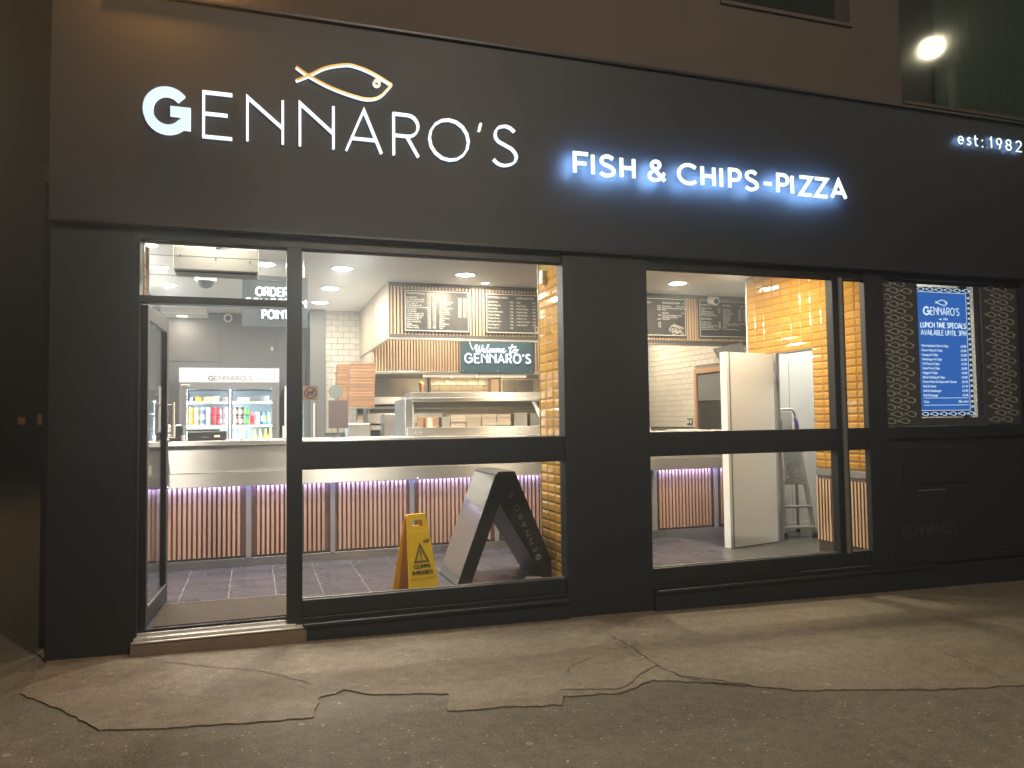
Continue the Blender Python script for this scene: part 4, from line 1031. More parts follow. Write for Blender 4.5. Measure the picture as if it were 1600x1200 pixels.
# goods standing behind the glass on the back counter
bc = empty('back_counter', (3, 4.6, FZ), 'stainless work counter along the rear tile wall', 'counter')
boxo('top', M['steel'], .96, 5.0, 3.9, 5.74, 1.16, 1.20, bc, .004); boxo('body', M['steeld'], .98, 5.0, 3.95, 5.74, FZ, 1.159, bc)
for i in range(6):
    for j in range(4):
        tag(boxo('food_carton', M['cardp'], 2.36+.20*j+random.uniform(-.006, .006), 2.55+.20*j, 4.2+random.uniform(-.01, .01), 4.42, 1.201+.048*i, 1.246+.048*i),
            'pale printed food carton behind the display glass, '+('bottom', 'second from bottom', 'third from bottom', 'third from top', 'second from top', 'top')[i]+' of the '+('leftmost', 'second', 'third', 'rightmost')[j]+' column', 'carton', 'stacked pale food cartons')
def misc(name, m, x0, x1, y0, y1, z0, z1, lb, cat, extra=None):
    e = empty(name, ((x0+x1)/2, (y0+y1)/2, z0), lb, cat)
    boxo('body', m, x0, x1, y0, y1, z0, z1, e, .006)
    if extra: extra(e)
    return e
def sw(e):
    for z in (1.30, 1.40): MB().tube([(1.66, 4.095, z), (1.66, 4.0995, z)], .022, 12).build('dial', M['offw'], e)
misc('fryer_panel', M['steeld'], 1.50, 1.75, 4.1, 4.4, 1.201, 1.50, 'steel control box with two pale dials behind the display glass', 'control box', sw)
misc('menu_card', M['card'], 1.93, 2.0, 4.2, 4.23, 1.201, 1.47, 'slim orange brown card standing behind the display glass', 'card')
def lid(e): boxo('paper', M['offw'], 2.05, 2.12, 4.195, 4.1995, 1.30, 1.45, e)
misc('paper_box', M['card'], 2.03, 2.20, 4.2, 4.4, 1.201, 1.46, 'brown box with a white paper on it behind the display glass', 'box', lid)
misc('steel_pan', M['steel'], 2.24, 2.35, 4.2, 4.5, 1.201, 1.46, 'tall steel pan between brown box and pale cartons', 'pan')
misc('steel_bin', M['steel'], 3.20, 3.38, 4.2, 4.5, 1.201, 1.50, 'stainless bin right of the pale cartons behind glass', 'bin')
misc('steel_dispenser', M['steeld'], 3.42, 3.60, 4.2, 4.5, 1.201, 1.49, 'grey steel dispenser at the far right behind the display glass', 'dispenser')
# pizza ovens and the recess over them
ov = empty('pizza_oven', (1.95, 5.2, 1.201), 'stacked stainless pizza oven decks behind the counter', 'oven')
for z0, z1, dy, m in ((1.201, 1.30, .02, 'backing'), (1.301, 1.36, .0, 'steel'), (1.361, 1.385, .05, 'iron'), (1.386, 1.44, .0, 'steel'), (1.4405, 1.52, .03, 'steel'), (1.5205, 1.575, .08, 'iron'), (1.5755, 1.61, .05, 'steel'), (1.6105, 1.64, .08, 'iron'), (1.6405, 1.735, .0, 'steel')):
    boxo('oven_deck', M[m], 1.42, 2.42, 4.90+dy, 5.55, z0, z1, ov, .003)
rc = empty('oven_recess', (2.0, 5.6, 1.736), 'dull dark steel splash panel above the pizza oven', 'panel')
boxo('panel', M['dgrey2'], 1.46, 2.37, 5.60, 5.64, 1.736, 2.029, rc, .003); boxo('edge_post', M['iron'], 2.371, 2.40, 5.52, 5.64, 1.736, 2.029, rc, .003)
pm = empty('pepper_mill', (2.15, 5.0, 1.736), 'brown wooden pepper mill standing on top of the oven', 'pepper mill')
MB().lathe([(.036, 0), (.040, .01), (.034, .03), (.022, .09), (.026, .12), (.030, .135), (.020, .145), (.034, .160), (.036, .185), (.026, .2), (.008, .205), (.011, .215), (.0005, .222)], (2.15, 5.0, 1.736), 16).build('body', M['mill'], pm)
cbx = empty('wall_cabinet', (3.7, 5.6, 1.70), 'pale cabinet with dark glass doors at the right below the canopy', 'cabinet')
boxo('carcass', M['offw'], 3.46, 4.05, 5.55, 5.74, 1.70, 2.025, cbx, .003)
for x in (3.49, 3.73): boxo('door', M['dgrey2'], x, x+.225, 5.53, 5.5495, 1.71, 2.0, cbx, .003)
boxo('pipe_cover', M['cardp'], 3.32, 3.44, 5.60, 5.74, 1.70, 2.02, cbx, .003)
ORD = ['topmost']+[w_+' from the top' for w_ in 'second third fourth fifth sixth seventh eighth ninth tenth eleventh twelfth thirteenth fourteenth'.split()]
# pizza boxes on their stand
st = empty('box_stand', (1.22, 4.3, 1.201), 'grey machine with chrome stand under the pizza box stacks', 'machine')
boxo('body', M['steeld'], 1.075, 1.345, 4.15, 4.5, 1.201, 1.402, st, .02)
boxo('column', M['cardp'], 1.20, 1.27, 4.28, 4.36, 1.403, 1.570, st, .004)
for x in (1.10, 1.16, 1.33): MB().tube([(x, 4.2, 1.403), (x, 4.2, 1.575)], .006, 8).build('rod', M['alu'], st)
boxo('shelf', M['steel'], 1.0, 1.40, 4.12, 4.56, 1.5755, 1.586, st, .002)
pb = MB()
def pzmesh(wd, ht, dp):
    a = MB(); a.box(-wd/2, wd/2, 0, dp, 0, ht*.40); a.box(-wd/2-.004, wd/2+.004, -.006, dp+.003, ht*.41, ht*.93); return a
z = 1.587
for i in range(14):
    o = pzmesh(.295+random.uniform(-.004, .004), .038, .30).build('pizza_box', M['card'])
    o.location = (1.232+.0022*i+random.uniform(-.004, .004), 4.14+random.uniform(-.006, .006)+.15, z); o.rotation_euler = (0, 0, R(random.uniform(-1.5, 1.5))); z += .0388
    tag(o, 'brown cardboard pizza box, '+ORD[13-i]+' of the taller front stack', 'pizza box', 'pizza boxes in the front stack')
z = 1.587
for i in range(12):
    o = pzmesh(.22, .042, .28).build('pizza_box', M['card'])
    o.location = (1.085+.002*i+random.uniform(-.004, .004), 4.63+random.uniform(-.004, .004), z+.04); o.rotation_euler = (0, 0, R(random.uniform(-2, 2))); z += .0425
    tag(o, 'brown cardboard pizza box, '+ORD[11-i]+' of the narrow rear stack', 'pizza box', 'pizza boxes in the rear stack')
boxo('rear_shelf', M['steel'], .93, 1.22, 4.58, 4.94, 1.6, 1.625, st)
# counter sign on a pole
ps = empty('counter_sign', (.768, 2.3, CT), 'small pole sign with round green disc over a plum coloured board', 'sign')
MB().tube([(.768, 2.31, CT), (.768, 2.31, 1.72)], .009, 8).build('pole', M['iron'], ps)
MB().tube([(.748, 2.300, 1.703), (.748, 2.309, 1.703)], .067, 28).build('disc', M['green_'], ps)
boxo('board', M['plum'], .678, .862, 2.292, 2.299, 1.352, 1.620, ps, .002)
MB().lathe([(.06, 0), (.06, .006), (.012, .012)], (.768, 2.31, CT), 16).build('foot', M['iron'], ps)
# till and printer
tl = empty('card_till', (-.70, 2.4, CT), 'black till with a white paper label at the left end of the counter', 'till')
boxo('body', M['blk'], -.80, -.615, 2.36, 2.6, CT, 1.405, tl, .012); boxo('label', M['offw'], -.735, -.675, 2.3535, 2.3595, 1.285, 1.395, tl)
for q in range(4): boxo('print_line', M['print_'], -.725, -.685, 2.351, 2.3534, 1.30+.024*q, 1.307+.024*q, tl)
pr = empty('receipt_printer', (-.40, 2.4, CT), 'low black receipt printer on the counter in front of the fridge', 'printer')
boxo('body', M['blk'], -.575, -.24, 2.33, 2.6, CT, 1.345, pr, .012); boxo('lid', M['blk'], -.585, -.30, 2.345, 2.6, 1.3455, 1.362, pr, .006)
boxo('badge', M['offw'], -.345, -.295, 2.326, 2.3295, 1.285, 1.305, pr, .001); boxo('panel_line', M['iron'], -.45, -.39, 2.326, 2.3295, 1.28, 1.295, pr)
cp = empty('paper_cup', (-.565, 2.2, CT), 'tiny cream paper cup on the counter beside the printer', 'cup')
MB().lathe([(.014, 0), (.018, .05), (.019, .052)], (-.598, 2.22, CT), 12).build('cup', M['offw'], cp)
for x, lb in ((-.1, 'pale slim upright post on the counter in front of the fridge'), (.262, 'pale slim upright post on the counter beside the window post')):
    p_ = empty('screen_post', (x, 2.1, CT), lb, 'post')
    boxo('upright', M['offw'], x-.012, x+.012, 2.09, 2.115, CT+.008, 1.375 if x < 0 else 1.38, p_, .003); boxo('foot', M['iron'], x-.018, x+.018, 2.08, 2.125, CT, CT+.0075, p_)
tr = empty('paper_tray', (1.3, 2.1, CT), 'thin white paper sheet lying on the counter by the display cabinet', 'paper')
MB().prism_z([(1.06, 2.06), (1.37, 2.05), (1.37, 2.25), (1.08, 2.25)], CT, CT+.006).build('sheet', M['white'], tr)
wp = empty('white_slab', (4.0, 2.4, CT), 'thin white boards leaning at the left edge of the right window', 'board')
MB().hexa([(4.08, 2.35, CT), (4.12, 2.35, CT), (4.12, 2.65, CT), (4.08, 2.65, CT)], [(4.0, 2.35, 1.64), (4.035, 2.35, 1.64), (4.035, 2.65, 1.64), (4.0, 2.65, 1.64)]).build('slab', M['white'], wp)
MB().hexa([(4.135, 2.35, CT), (4.175, 2.35, CT), (4.175, 2.65, CT), (4.135, 2.65, CT)], [(4.04, 2.35, 1.63), (4.048, 2.35, 1.63), (4.048, 2.65, 1.63), (4.04, 2.65, 1.63)]).build('slab', M['offw'], wp)
pl = empty('white_board', (4.7, 2.4, CT), 'thin white tray lying on the counter below the wall socket', 'tray')
boxo('tray', M['white'], 4.50, 4.83, 2.3, 2.6, CT, CT+.012, pl, .003)
# monitor hanging tilted
mo = empty('order_monitor', (5.78, 3.22, 2.17), 'dark order monitor hanging at a tilt below the menu bulkhead', 'monitor')
MB().hexa([(5.76, 3.20, 1.96), (6.04, 3.10, 2.03), (6.04, 3.14, 2.03), (5.76, 3.24, 1.96)], [(5.575, 3.20, 2.285), (5.915, 3.10, 2.355), (5.915, 3.14, 2.355), (5.575, 3.24, 2.285)]).build('screen', M['dgrey'], mo)
MB().tube([(5.80, 3.2, 2.327), (5.80, 3.17, 2.27)], .014, 8).build('bracket', M['alu'], mo)
# ------------------------------------------------------------------ fridges
def fridge_shell(e, x0, x1, ydoor, ztop, mirror=False):
    boxo('side', M['dgrey'], x0, x0+.08, ydoor, 6.3, FZ, ztop, e, .004); boxo('side', M['dgrey'], x1-.08, x1, ydoor, 6.3, FZ, ztop, e, .004)
    boxo('base', M['dgrey'], x0+.081, x1-.081, ydoor, 6.3, FZ, .60, e)
    boxo('liner', M['fridge_in'], x0+.081, x1-.081, 6.25, 6.3, .601, ztop-.09, e); boxo('top', M['dgrey'], x0+.081, x1-.081, ydoor, 6.3, ztop-.089, ztop, e)
fg = empty('drinks_fridge', (-.30, 6.0, FZ), 'double glass door drinks fridge with lit white name header', 'fridge')
fridge_shell(fg, -.93, .33, 5.70, 1.962)
boxo('header', M['header'], -.932, .328, 5.685, 5.95, 1.967, 2.157, fg, .006)
hb = MB(); word(hb, 'G', -.567, 1.990, .056, .014, 5.6835, 5.6848); word(hb, "ENNARO'S", -.495, 1.990, .056, .0085, 5.6835, 5.6848, width=.47, gap=.3, mi=1, ms=1)
hb.build('header_lettering', [M['logo'], M['logom']], fg)
h2 = MB(); x = .215
for c in '1982': glyph(h2, c, x, 2.110, .018, .004, 5.6835, 5.6848, xw=.010, mi=0, ms=0); x += .019
h2.build('header_lettering', M['logol'], fg)
for x0, x1 in ((-.860, -.302), (-.298, .26)):
    fm = MB(); t = .03
    fm.box(x0, x0+t, 5.665, 5.698, .60, 1.905); fm.box(x1-t, x1, 5.665, 5.698, .60, 1.905); fm.box(x0+t+.0005, x1-t-.0005, 5.666, 5.697, 1.876, 1.905); fm.box(x0+t+.0005, x1-t-.0005, 5.666, 5.697, .60, .66)
    d = fm.build('door', M['dgrey'], fg, .002)
    boxo('pane', M['glass'], x0+t, x1-t, 5.678, 5.684, .66, 1.876, d)
MB().tube([(-.905, 5.685, 1.922), (-.80, 5.685, 1.922)], .016, 10).build('badge', M['white'], fg)
boxo('badge_line', M['iron'], -.89, -.815, 5.666, 5.6685, 1.918, 1.926, fg)
for x in (-.845, -.30, .245):
    boxo('light_tube', M['fridge_l'], x-.012, x+.012, 5.715, 5.74, .66, 1.87, fg)
for z in (1.06, 1.386, 1.70):
    boxo('shelf', M['fridge_in'], -.848, .248, 5.745, 6.24, z-.012, z, fg, .003); boxo('shelf_strip', M['white'], -.848, .248, 5.735, 5.7445, z-.022, z+.010, fg)
def paint(name, c, c2=None): return mat(name, c, .28, .2, var=.25, scale=25)
CC = dict(orange=paint('can_orange', (.80, .32, .02)), white=paint('can_white', (.72, .74, .78)), blue=paint('can_blue', (.16, .22, .50)), red=paint('can_red', (.60, .025, .03)),
          silver=paint('can_silver', (.55, .56, .58)), brown=paint('can_brown', (.11, .05, .035)), green=paint('can_green', (.05, .30, .16)), pink=paint('can_rose', (.62, .16, .17)),
          navy=paint('can_navy', (.05, .13, .30)), lime=paint('can_lime', (.28, .50, .06)), peach=paint('can_peach', (.70, .36, .18)))
def can(x, y, z, h, r, m, band, lb):
    e = empty('drink_can', (x, y, z), lb, 'drink can', 'cans on the fridge shelf')
    MB().lathe([(r*.80, 0), (r, .006), (r, h-.010), (r*.82, h)], (x, y, z), 14).build('body', CC[m], e)
    MB().lathe([(r+.0006, h*.26), (r+.0006, h*.72)], (x, y, z), 14).build('label_band', CC[band], e)
    MB().lathe([(.0005, h-.002), (r*.76, h-.002), (r*.80, h+.002), (r*.82, h+.0005)], (x, y, z), 14).build('lid', M['alu'], e)
rows = [(-.785, 'orange', 'orange', 'orange'), (-.715, 'white', 'peach', 'white and peach'), (-.645, 'white', 'blue', 'white and blue'), (-.578, 'white', 'silver', 'white and silver'),
        (-.508, 'red', 'red', 'plain red'), (-.438, 'red', 'pink', 'red and rose'), (-.345, 'silver', 'white', 'silver and white'),
        (-.228, 'brown', 'peach', 'brown and peach'), (-.160, 'brown', 'silver', 'brown and silver'), (-.092, 'green', 'lime', 'green')]
for x, a, b, nm in rows:
    can(x, 5.80, 1.387, .122, .0315, a, b, nm+' can in the lower layer on the middle fridge shelf')
    can(x, 5.80, 1.5115, .122, .0315, a, b, nm+' can in the upper layer on the middle fridge shelf')
    if x in (-.785, -.508): can(x, 5.90, 1.387, .122, .0315, a, b, nm+' can standing behind the front row in the fridge')
for x, a, b, nm in ((-.02, 'pink', 'red', 'rose'), (.045, 'white', 'silver', 'white'), (.115, 'navy', 'white', 'navy and white'), (.185, 'green', 'lime', 'green and lime')):
    can(x, 5.80, 1.387, .178, .029, a, b, 'tall '+nm+' can at the right of the middle fridge shelf')
BT = dict(clear=glass('bottle_glass', (.80, .86, .88)), green=mat('bottle_green', (.30, .48, .36), .12, coat=.5), lemon=mat('juice_lemon', (.70, .66, .22), .15, coat=.5), orange=mat('juice_orange', (.85, .42, .02), .15, coat=.5), rose=mat('bottle_rose', (.66, .20, .20), .15, coat=.5), pale=mat('bottle_pale', (.62, .68, .70), .12, coat=.5))
def bottle(x, m, cap, h, lb, fat=1.0):
    e = empty('drink_bottle', (x, 5.80, 1.061), lb, 'bottle', 'bottles on the low fridge shelf')
    r = .031*fat
    MB().lathe([(r*.9, 0), (r, .01), (r, h*.52), (r*.9, h*.62), (r*.42, h*.80), (r*.38, h*.93)], (x, 5.80, 1.061), 14).build('body', BT[m], e)
    MB().lathe([(r*.45, h*.93), (r*.45, h), (r*.3, h+.003)], (x, 5.80, 1.061), 12).build('cap', M[cap], e)
    MB().lathe([(r+.0008, h*.20), (r+.0008, h*.44)], (x, 5.80, 1.061), 14).build('label', M['offw'], e)
for x, m, cap, lb, f in ((-.49, 'rose', 'offw', 'rose coloured glass bottle left of the fridge door edge', 1), (-.40, 'pale', 'offw', 'clear glass bottle beside the rose bottle in the fridge', 1), (-.225, 'pale', 'offw', 'clear glass bottle just right of the fridge door edge', 1),
                   (-.12, 'green', 'offw', 'first pale green bottle on the low fridge shelf', 1), (-.055, 'green', 'offw', 'second pale green bottle on the low fridge shelf', 1), (.01, 'lemon', 'yellow', 'fat pale lemon bottle with yellow cap next to green bottles', 1.1),
                   (.082, 'lemon', 'yellow', 'fat pale lemon bottle with yellow cap next to orange juice', 1.1), (.152, 'orange', 'yellow', 'orange juice bottle beside the lemon bottle', 1.1), (.22, 'orange', 'yellow', 'orange juice bottle at the right end of the fridge', 1.1)):
    bottle(x, m, cap, .272, lb, f)
for x0, x1, z1, m, lb in ((-.80, -.76, 1.765, 'green_', 'small green tub on the top fridge shelf'), (-.735, -.66, 1.775, 'yellow2', 'yellow and green pack on the top fridge shelf'), (-.635, -.44, 1.782, 'cardp', 'cream cake box on the top fridge shelf'), (-.42, -.335, 1.775, 'plum', 'dark box beside the cream box on the top shelf'),
                      (-.20, -.06, 1.765, 'fridge_in', 'pale blue tray on the top fridge shelf'), (-.04, .20, 1.79, 'dgrey', 'dark grey box at the right of the top fridge shelf')):
    tag(boxo('food_box', M[m], x0, x1, 5.78, 5.95, 1.701, z1, None, .004), lb, 'box')
f2 = empty('tall_fridge', (.60, 6.0, FZ), 'narrow lit blue fridge beside the dark pier at the rear', 'fridge')
fridge_shell(f2, .395, .733, 5.72, 1.90)
boxo('door_edge', M['white'], .398, .425, 5.675, 5.719, .60, 1.912, f2, .003)
boxo('display', M['blk'], .43, .73, 5.70, 5.7195, 1.74, 1.87, f2, .003)
boxo('indicator', M['ledw'], .455, .462, 5.695, 5.6995, 1.80, 1.825, f2); boxo('light_tube', M['fridge_l'], .485, .495, 5.74, 5.76, .66, 1.72, f2)
for z in (1.36, 1.56): boxo('shelf', M['white'], .476, .65, 5.76, 6.24, z-.01, z, f2)
boxo('pane', M['glass'], .426, .73, 5.70, 5.708, .62, 1.739, f2)
wh = empty('white_rail', (.80, 5.62, 1.2), 'pale vertical rail on the dark pier', 'rail')
boxo('rail', M['offw'], .775, .80, 5.625, 5.659, 1.2, 1.68, wh, .003)
al = empty('wall_alarm', (.25, 6.3, 2.45), 'tiny grey fire alarm bell on the dark rear wall', 'alarm')
MB().lathe([(.02, 0), (.026, .03), (.02, .06)], (.248, 6.31, 2.45), 12).build('case', M['offw'], al)

# ================================================================== NEAR THE WINDOWS
dm = tag(boxo('door_mat', M['mat_'], -.595, .262, .085, .705, FZ-.0005, FZ+.006), 'dark brown coir mat inside the open doorway', 'door mat')
me_ = empty('mat_frame', (-.16, .4, FZ), 'thin bright metal strip framing the door mat', 'mat frame')
boxo('strip', M['alu'], -.60, .276, .7055, .714, FZ, FZ+.009, me_); boxo('strip', M['alu'], .2635, .275, .085, .705, FZ, FZ+.009, me_)
# glass entrance door, swung fully inwards
gd = empty('entrance_door', (-.655, .06, .128), 'glass entrance door with dark frame swung fully inwards', 'door', rotz=R(87.2))
DL = .83; DH = 2.036
MB().box(0, .058, -.022, .022, 0, DH).build('stile', FR, gd, .003, local=True)
MB().box(DL-.075, DL, -.022, .022, 0, DH).build('stile', FR, gd, .003, local=True)
MB().box(.0585, DL-.0755, -.021, .021, DH-.09, DH).build('top_rail', FR, gd, .003, local=True)
MB().box(.0585, DL-.0755, -.021, .021, 0, .13).build('bottom_rail', FR, gd, .003, local=True)
MB().box(.0585, DL-.0755, -.026, -.0215, .131, .145).build('glazing_bead', M['steeld'], gd, local=True)
MB().box(.0585, DL-.0755, -.003, .003, .1305, DH-.0905).build('pane', M['glass'], gd, local=True)
hd_ = MB(); hd_.tube([(DL-.04, -.06, 1.20), (DL-.04, -.06, 1.44)], .012, 10); hd_.tube([(DL-.04, -.022, 1.22), (DL-.04, -.06, 1.22)], .008, 8); hd_.tube([(DL-.04, -.022, 1.42), (DL-.04, -.06, 1.42)], .008, 8)
hd_.build('handle', M['offw'], gd, local=True)
MB().tube([(DL-.03, -.022, 1.16), (DL-.03, -.032, 1.16)], .014, 12).build('lock', M['alu'], gd, local=True)
# no dogs sticker on the glass
nd = empty('window_sticker', (.357, .036, 1.552), 'square sticker with a barred dog symbol on the window glass', 'sticker')
boxo('sheet', M['pink'], .309, .407, .0425, .0446, 1.554, 1.652, nd)
r_ = MB(); r_.ribbon([(.358+.036*math.cos(R(a)), 1.603+.036*math.sin(R(a))) for a in range(0, 360, 15)], .007, .0412, .0424, closed=True)
r_.ribbon([(.334, 1.579), (.382, 1.627)], .005, .0408, .0424)
r_.build('ring', M['ring'], nd)
dg = MB()
for q in ([(.340, 1.612), (.374, 1.606)], [(.343, 1.611), (.337, 1.585)], [(.350, 1.609), (.347, 1.585)], [(.366, 1.608), (.366, 1.584)], [(.373, 1.606), (.377, 1.584)], [(.373, 1.604), (.381, 1.620), (.388, 1.618)], [(.341, 1.612), (.334, 1.622)]):
    dg.ribbon(q, .006, .0416, .0424)
dg.build('dog_symbol', M['ring'], nd)

# yellow cleaning sign
cs = empty('cleaning_sign', (1.135, .42, FZ), 'yellow folding floor sign reading CLEANING IN PROGRESS', 'floor sign', rotz=R(17))
HT = .585; TILT = R(12.5); hinge = .575
def cpanel(sgn, m, name):
    p = bpy.data.objects.new(name, None)
    a = MB(); wb, wt = .128, .080; t0, t1 = (-.009, .0) if sgn > 0 else (0, .009)
    # outline with a hand hole near the top, in the local xz plane; z measured down from the hinge
    def x(zz): return wb+(wt-wb)*(HT+zz)/HT
    hz0, hz1, hx = -.085, -.042, .042
    segs = [(-HT, hz0, None), (hz0, hz1, hx), (hz1, -.006, None)]
    for z0, z1, hole in segs:
        if hole is None:
            a.hexa([(-x(z0), t0, z0), (x(z0), t0, z0), (x(z0), t1, z0), (-x(z0), t1, z0)], [(-x(z1), t0, z1), (x(z1), t0, z1), (x(z1), t1, z1), (-x(z1), t1, z1)])
        else:
            for s0 in (-1, 1):
                xs0 = sorted((s0*hole, s0*x(z0))); xs1 = sorted((s0*hole, s0*x(z1)))
                a.hexa([(xs0[0], t0, z0), (xs0[1], t0, z0), (xs0[1], t1, z0), (xs0[0], t1, z0)], [(xs1[0], t0, z1), (xs1[1], t0, z1), (xs1[1], t1, z1), (xs1[0], t1, z1)])
    a.hexa([(-wt, t0, -.006), (wt, t0, -.006), (wt, t1, -.006), (-wt, t1, -.006)], [(-wt+.012, t0, .004), (wt-.012, t0, .004), (wt-.012, t1, .004), (-wt+.012, t1, .004)])
    o = a.build(name, m, cs, .002, local=True)
    o.location = (0, -.006*sgn, hinge); o.rotation_euler = (-TILT*sgn, 0, 0)
    return o
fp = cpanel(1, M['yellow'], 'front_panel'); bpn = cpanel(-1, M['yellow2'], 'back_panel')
q = MB(); y0_, y1_ = -.0125, -.0095
q.hexa([(-.105, y0_, -.46), (.105, y0_, -.46), (.105, y1_, -.46), (-.105, y1_, -.46)], [(-.076, y0_, -.125), (.076, y0_, -.125), (.076, y1_, -.125), (-.076, y1_, -.125)])
q.build('raised_panel', M['yellow'], fp, .002, local=True)
q = MB(); yf, yb = -.0142, -.0127
q.ribbon([(-.058, -.345), (.058, -.345), (0, -.215)], .008, yf, yb, closed=True); q.ribbon([(-.042, -.336), (.042, -.336), (0, -.238)], .004, yf, yb, closed=True)
q.ribbon([(0, -.262), (0, -.307)], .010, yf, yb); q.box(-.006, .006, yf, yb, -.327, -.316)
word(q, 'CLEANING', -.066, -.388, .024, .0065, yf, yb, width=.132, gap=.3); word(q, 'IN PROGRESS', -.082, -.432, .024, .0065, yf, yb, width=.164, gap=.28)
q.ribbon([(.030, -.212), (.046, -.204), (.034, -.194), (.048, -.188)], .006, yf, yb); q.ribbon([(.050, -.212), (.058, -.190), (.066, -.212)], .006, yf, yb); q.ribbon([(.070, -.212), (.072, -.188), (.084, -.188)], .006, yf, yb); q.ribbon([(.071, -.200), (.083, -.200)], .005, yf, yb)
q.build('warning_print', M['print_'], fp, local=True)
# black A-board
ab = empty('a_board', (1.88, .85, FZ), "black folding pavement board with GENNARO'S lettering up its side", 'a-board')
Y0, Y1 = .50, 1.10
MB().prism_y([(1.470, FZ), (1.575, FZ), (1.815, .748), (1.815, 1.004), (1.812, 1.004), (1.788, .985)], Y0, Y1).build('left_panel', M['aboard'], ab, .003)
MB().prism_y([(2.305, FZ), (2.185, FZ), (1.817, .750), (1.817, 1.004), (1.945, 1.004)], Y0, Y1).build('right_panel', M['aboard'], ab, .003)
MB().add([(1.472-.003, Y0+.004, FZ+.01), (1.472-.003, Y1-.004, FZ+.01), (1.786-.003, Y1-.004, .975), (1.786-.003, Y0+.004, .975)], [(0, 1, 2, 3)]).build('poster_face', mat('poster_gloss', (.13, .135, .132), .12, var=.06, coat=1.0), ab)
tb = MB(); lx = .0; L = .56
word(tb, 'G', 0, 0, .034, .010, -.0035, -.001); word(tb, "ENNARO'S", .07, 0, .034, .0042, -.0035, -.001, width=.50, gap=.75)
to = tb.build('side_lettering', M['logol'], ab, local=True)
to.location = Vector((2.152, Y0, .315))-Vector((1.88, .85, FZ)); to.rotation_euler = (0, -(math.pi/2+R(24)), 0)
for zz in (.985, .93):
    for xx in (1.84, 1.88, 1.92)[: 3 if zz < .95 else 1]: MB().tube([(xx, Y0-.002, zz), (xx, Y0-.0002, zz)], .004, 8).build('screw', M['iron'], ab)
rg = empty('floor_cloth', (2.12, .55, FZ), 'small crumpled white cloth on the floor beside the black board', 'cloth')
c_ = MB(); nn_ = 10
vs = [(2.045+.16*i/nn_, .46+.14*j/nn_, FZ+.003+.022*abs(math.sin(i*1.3+j*.7))*(1 if 0 < i < nn_ and 0 < j < nn_ else .1)) for j in range(nn_+1) for i in range(nn_+1)]
c_.add(vs, [(j*(nn_+1)+i, j*(nn_+1)+i+1, (j+1)*(nn_+1)+i+1, (j+1)*(nn_+1)+i) for j in range(nn_) for i in range(nn_)], 0, True)
c_.build('cloth', M['offw'], rg)

# step ladder in the doorway
ld = empty('step_ladder', (5.70, 1.93, .075), 'silver folding step ladder with blue grips standing in the store doorway', 'step ladder', rotz=R(-14))
def lp(s0, z): return (s0*(.17-.075*z/1.42), -.16+.30*z/1.42)
for s0 in (-1, 1):
    x0, y0 = lp(s0, 0); x1, y1 = lp(s0, 1.22)
    MB().hexa([(x0-.02, y0, 0.02), (x0+.02, y0, 0.02), (x0+.02, y0+.05, 0.02), (x0-.02, y0+.05, 0.02)], [(x1-.017, y1, 1.22), (x1+.017, y1, 1.22), (x1+.017, y1+.05, 1.22), (x1-.017, y1+.05, 1.22)]).build('front_rail', M['alu'], ld, .003, local=True)
    MB().hexa([(x0+s0*.02-.011, .30, .02), (x0+s0*.02+.011, .30, .02), (x0+s0*.02+.011, .335, .02), (x0+s0*.02-.011, .335, .02)], [(x1+s0*.01-.011, y1+.055, 1.15), (x1+s0*.01+.011, y1+.055, 1.15), (x1+s0*.01+.011, y1+.085, 1.15), (x1+s0*.01-.011, y1+.085, 1.15)]).build('rear_rail', M['steeld'], ld, .002, local=True)
    MB().box(x0-.02, x0+.02, y0-.008, y0+.058, 0, .06).build('foot', M['rubber'], ld, .005, local=True)
    MB().box(x0+s0*.02-.018, x0+s0*.02+.018, .293, .342, 0, .05).build('foot', M['rubber'], ld, .005, local=True)
    MB().tube([(x1, y1-.005, 1.10), (x1-s0*.004, y1-.035, 1.17), (x1-s0*.01, y1-.035, 1.25), (x1-s0*.012, y1+.0, 1.30)], .019, 10).build('grip', M['blue'], ld, local=True)
for zz, nm in ((.125, 'tread'), (.345, 'tread')):
    x0, y0 = lp(1, zz)
    MB().box(-x0-.012, x0+.012, y0-.03, y0+.075, zz-.024, zz).build(nm, M['alu'], ld, .004, local=True)
x0, y0 = lp(1, .58); x1, y1 = lp(1, .95)
MB().hexa([(-x0+.014, y0-.03, .575), (x0-.014, y0-.03, .575), (x0-.014, y0-.005, .575), (-x0+.014, y0-.005, .575)], [(-x1+.014, y1-.03, .95), (x1-.014, y1-.03, .95), (x1-.014, y1-.005, .95), (-x1+.014, y1-.005, .95)]).build('platform', M['alu'], ld, .006, local=True)
pr_ = MB()
ym = (y0+y1)/2; sl_ = (y1-y0)/.375
for rr in (.045, .07): pr_.tube([(rr*math.cos(R(a)), y0-.031+sl_*(.765+rr*math.sin(R(a))-.575), .765+rr*math.sin(R(a))) for a in range(0, 360, 15)], .0035, 6, closed=True)
for zz in (.60, .62, .64, .66): pr_.tube([(-x0+.03, y0-.031+sl_*(zz-.575), zz), (x0-.03, y0-.031+sl_*(zz-.575), zz)], .003, 6)
pr_.build('embossing', M['steeld'], ld, local=True)
xt, yt = lp(1, 1.2)
MB().tube([(-xt, yt+.02, 1.2), (-xt, yt+.03, 1.35), (-xt+.02, yt+.035, 1.395), (-xt+.05, yt+.04, 1.41), (xt-.05, yt+.04, 1.41), (xt-.02, yt+.035, 1.395), (xt, yt+.03, 1.35), (xt, yt+.02, 1.2)], .016, 10).build('hand_rail', M['alu'], ld, local=True)
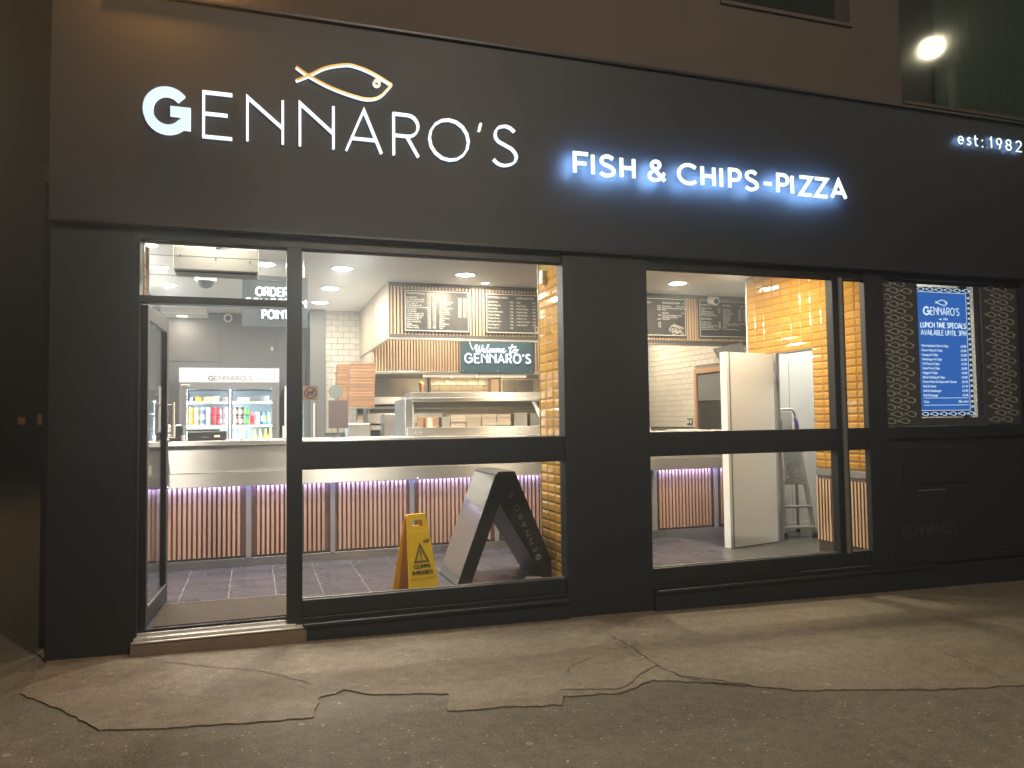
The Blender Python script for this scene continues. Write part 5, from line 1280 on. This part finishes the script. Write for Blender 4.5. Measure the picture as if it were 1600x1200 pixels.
MB().hexa([(-.065, yt+.03, 1.08), (.065, yt+.03, 1.08), (.065, yt+.045, 1.08), (-.065, yt+.045, 1.08)], [(-.065, yt+.03, 1.38), (.065, yt+.03, 1.38), (.065, yt+.045, 1.38), (-.065, yt+.045, 1.38)]).build('tray_plate', M['offw'], ld, local=True)

# ================================================================== LAMPS OF THE STREET (behind and beside the camera)
def street_lamp(x, y, h, ax, ay, lb, col, power, lens, size):
    e = empty('street_lamp', (x, y, zg(x)-.03), lb, 'street lamp')
    MB().tube([(x, y, zg(x)-.03), (x, y, 1.2), (x, y, h-.3)], [.09, .085, .05], 12).build('pole', M['iron'], e)
    MB().tube([(x, y, h-.31), (x+ax*.1, y+ay*.1, h-.05), (x+ax*.4, y+ay*.4, h+.05), (x+ax, y+ay, h+.06)], .035, 10).build('arm', M['iron'], e)
    MB().lathe([(.16, 0), (.17, .03), (.12, .10), (.03, .13)], (x+ax, y+ay, h), 18).build('head', M['iron'], e)
    MB().lathe([(.0005, -.04), (.10, -.03), (.15, 0)], (x+ax, y+ay, h-.001), 18).build('lens', M[lens], e)
    L = bpy.data.lights.new('lamp', 'POINT'); L.energy = power; L.color = col; L.shadow_soft_size = size
    o = bpy.data.objects.new('lamp', L); COL.objects.link(o); o.parent = e; o.location = Vector((x+ax, y+ay, h-.12))-e.location
    return e
street_lamp(2.2, -7.4, 5.7, -.4, 2.0, 'tall street lamp leaning over the road behind the camera', (1.0, .83, .64), P_STREET, 'lens', .15)
street_lamp(12.25, -5.0, 8.0, -.9, .4, 'street lamp along the road mirrored in the upper right window', (1.0, .86, .58), P_STREET*.22, 'lensw', .15)
street_lamp(-6.6, 6.0, 6.0, .8, .4, 'added unseen street lamp left of the picture, brightening the side street', (1.0, .72, .42), P_STREET*.30, 'lens', .15)  # unseen lamp added to lift the dark side street
wl = empty('wall_lamp', (-.62, -.05, 4.78), 'orange sodium wall lamp just above the picture at the left corner', 'lamp')
MB().tube([(-.62, .049, 4.9), (-.62, -.16, 4.92), (-.62, -.20, 4.86)], .018, 10).build('arm', M['iron'], wl)
MB().lathe([(.07, 0), (.085, .05), (.05, .12), (.0005, .14)], (-.62, -.20, 4.74), 16).build('shade', M['iron'], wl)
MB().lathe([(.0005, -.02), (.05, -.012), (.065, .0)], (-.62, -.20, 4.739), 16).build('bulb', M['lensn'], wl)
L = bpy.data.lights.new('lamp', 'SPOT'); L.energy = P_SODIUM; L.color = (1.0, .42, .08); L.spot_size = R(150); L.spot_blend = 1.0; L.shadow_soft_size = .05
o = bpy.data.objects.new('lamp', L); COL.objects.link(o); o.parent = wl; o.location = Vector((-.62, -.20, 4.71))-wl.location
# ================================================================== HAZE BOX ADDED, STANDS IN FOR LENS GLARE
hz = tag(boxo('glare_haze', M['white'], -48, 48, -32, 72, -3, 19.2), kind='stuff')
hm = bpy.data.materials.new('glare_haze'); hm.use_nodes = True; ht_ = hm.node_tree; ht_.nodes.remove(ht_.nodes['Principled BSDF'])
hv = ht_.nodes.new('ShaderNodeVolumePrincipled'); hv.inputs['Density'].default_value = .013; hv.inputs['Anisotropy'].default_value = .8
hv.inputs['Color'].default_value = (.80, .90, 1.0, 1)
ht_.links.new(hv.outputs[0], ht_.nodes['Material Output'].inputs['Volume'])
hz.data.materials.clear(); hz.data.materials.append(hm)
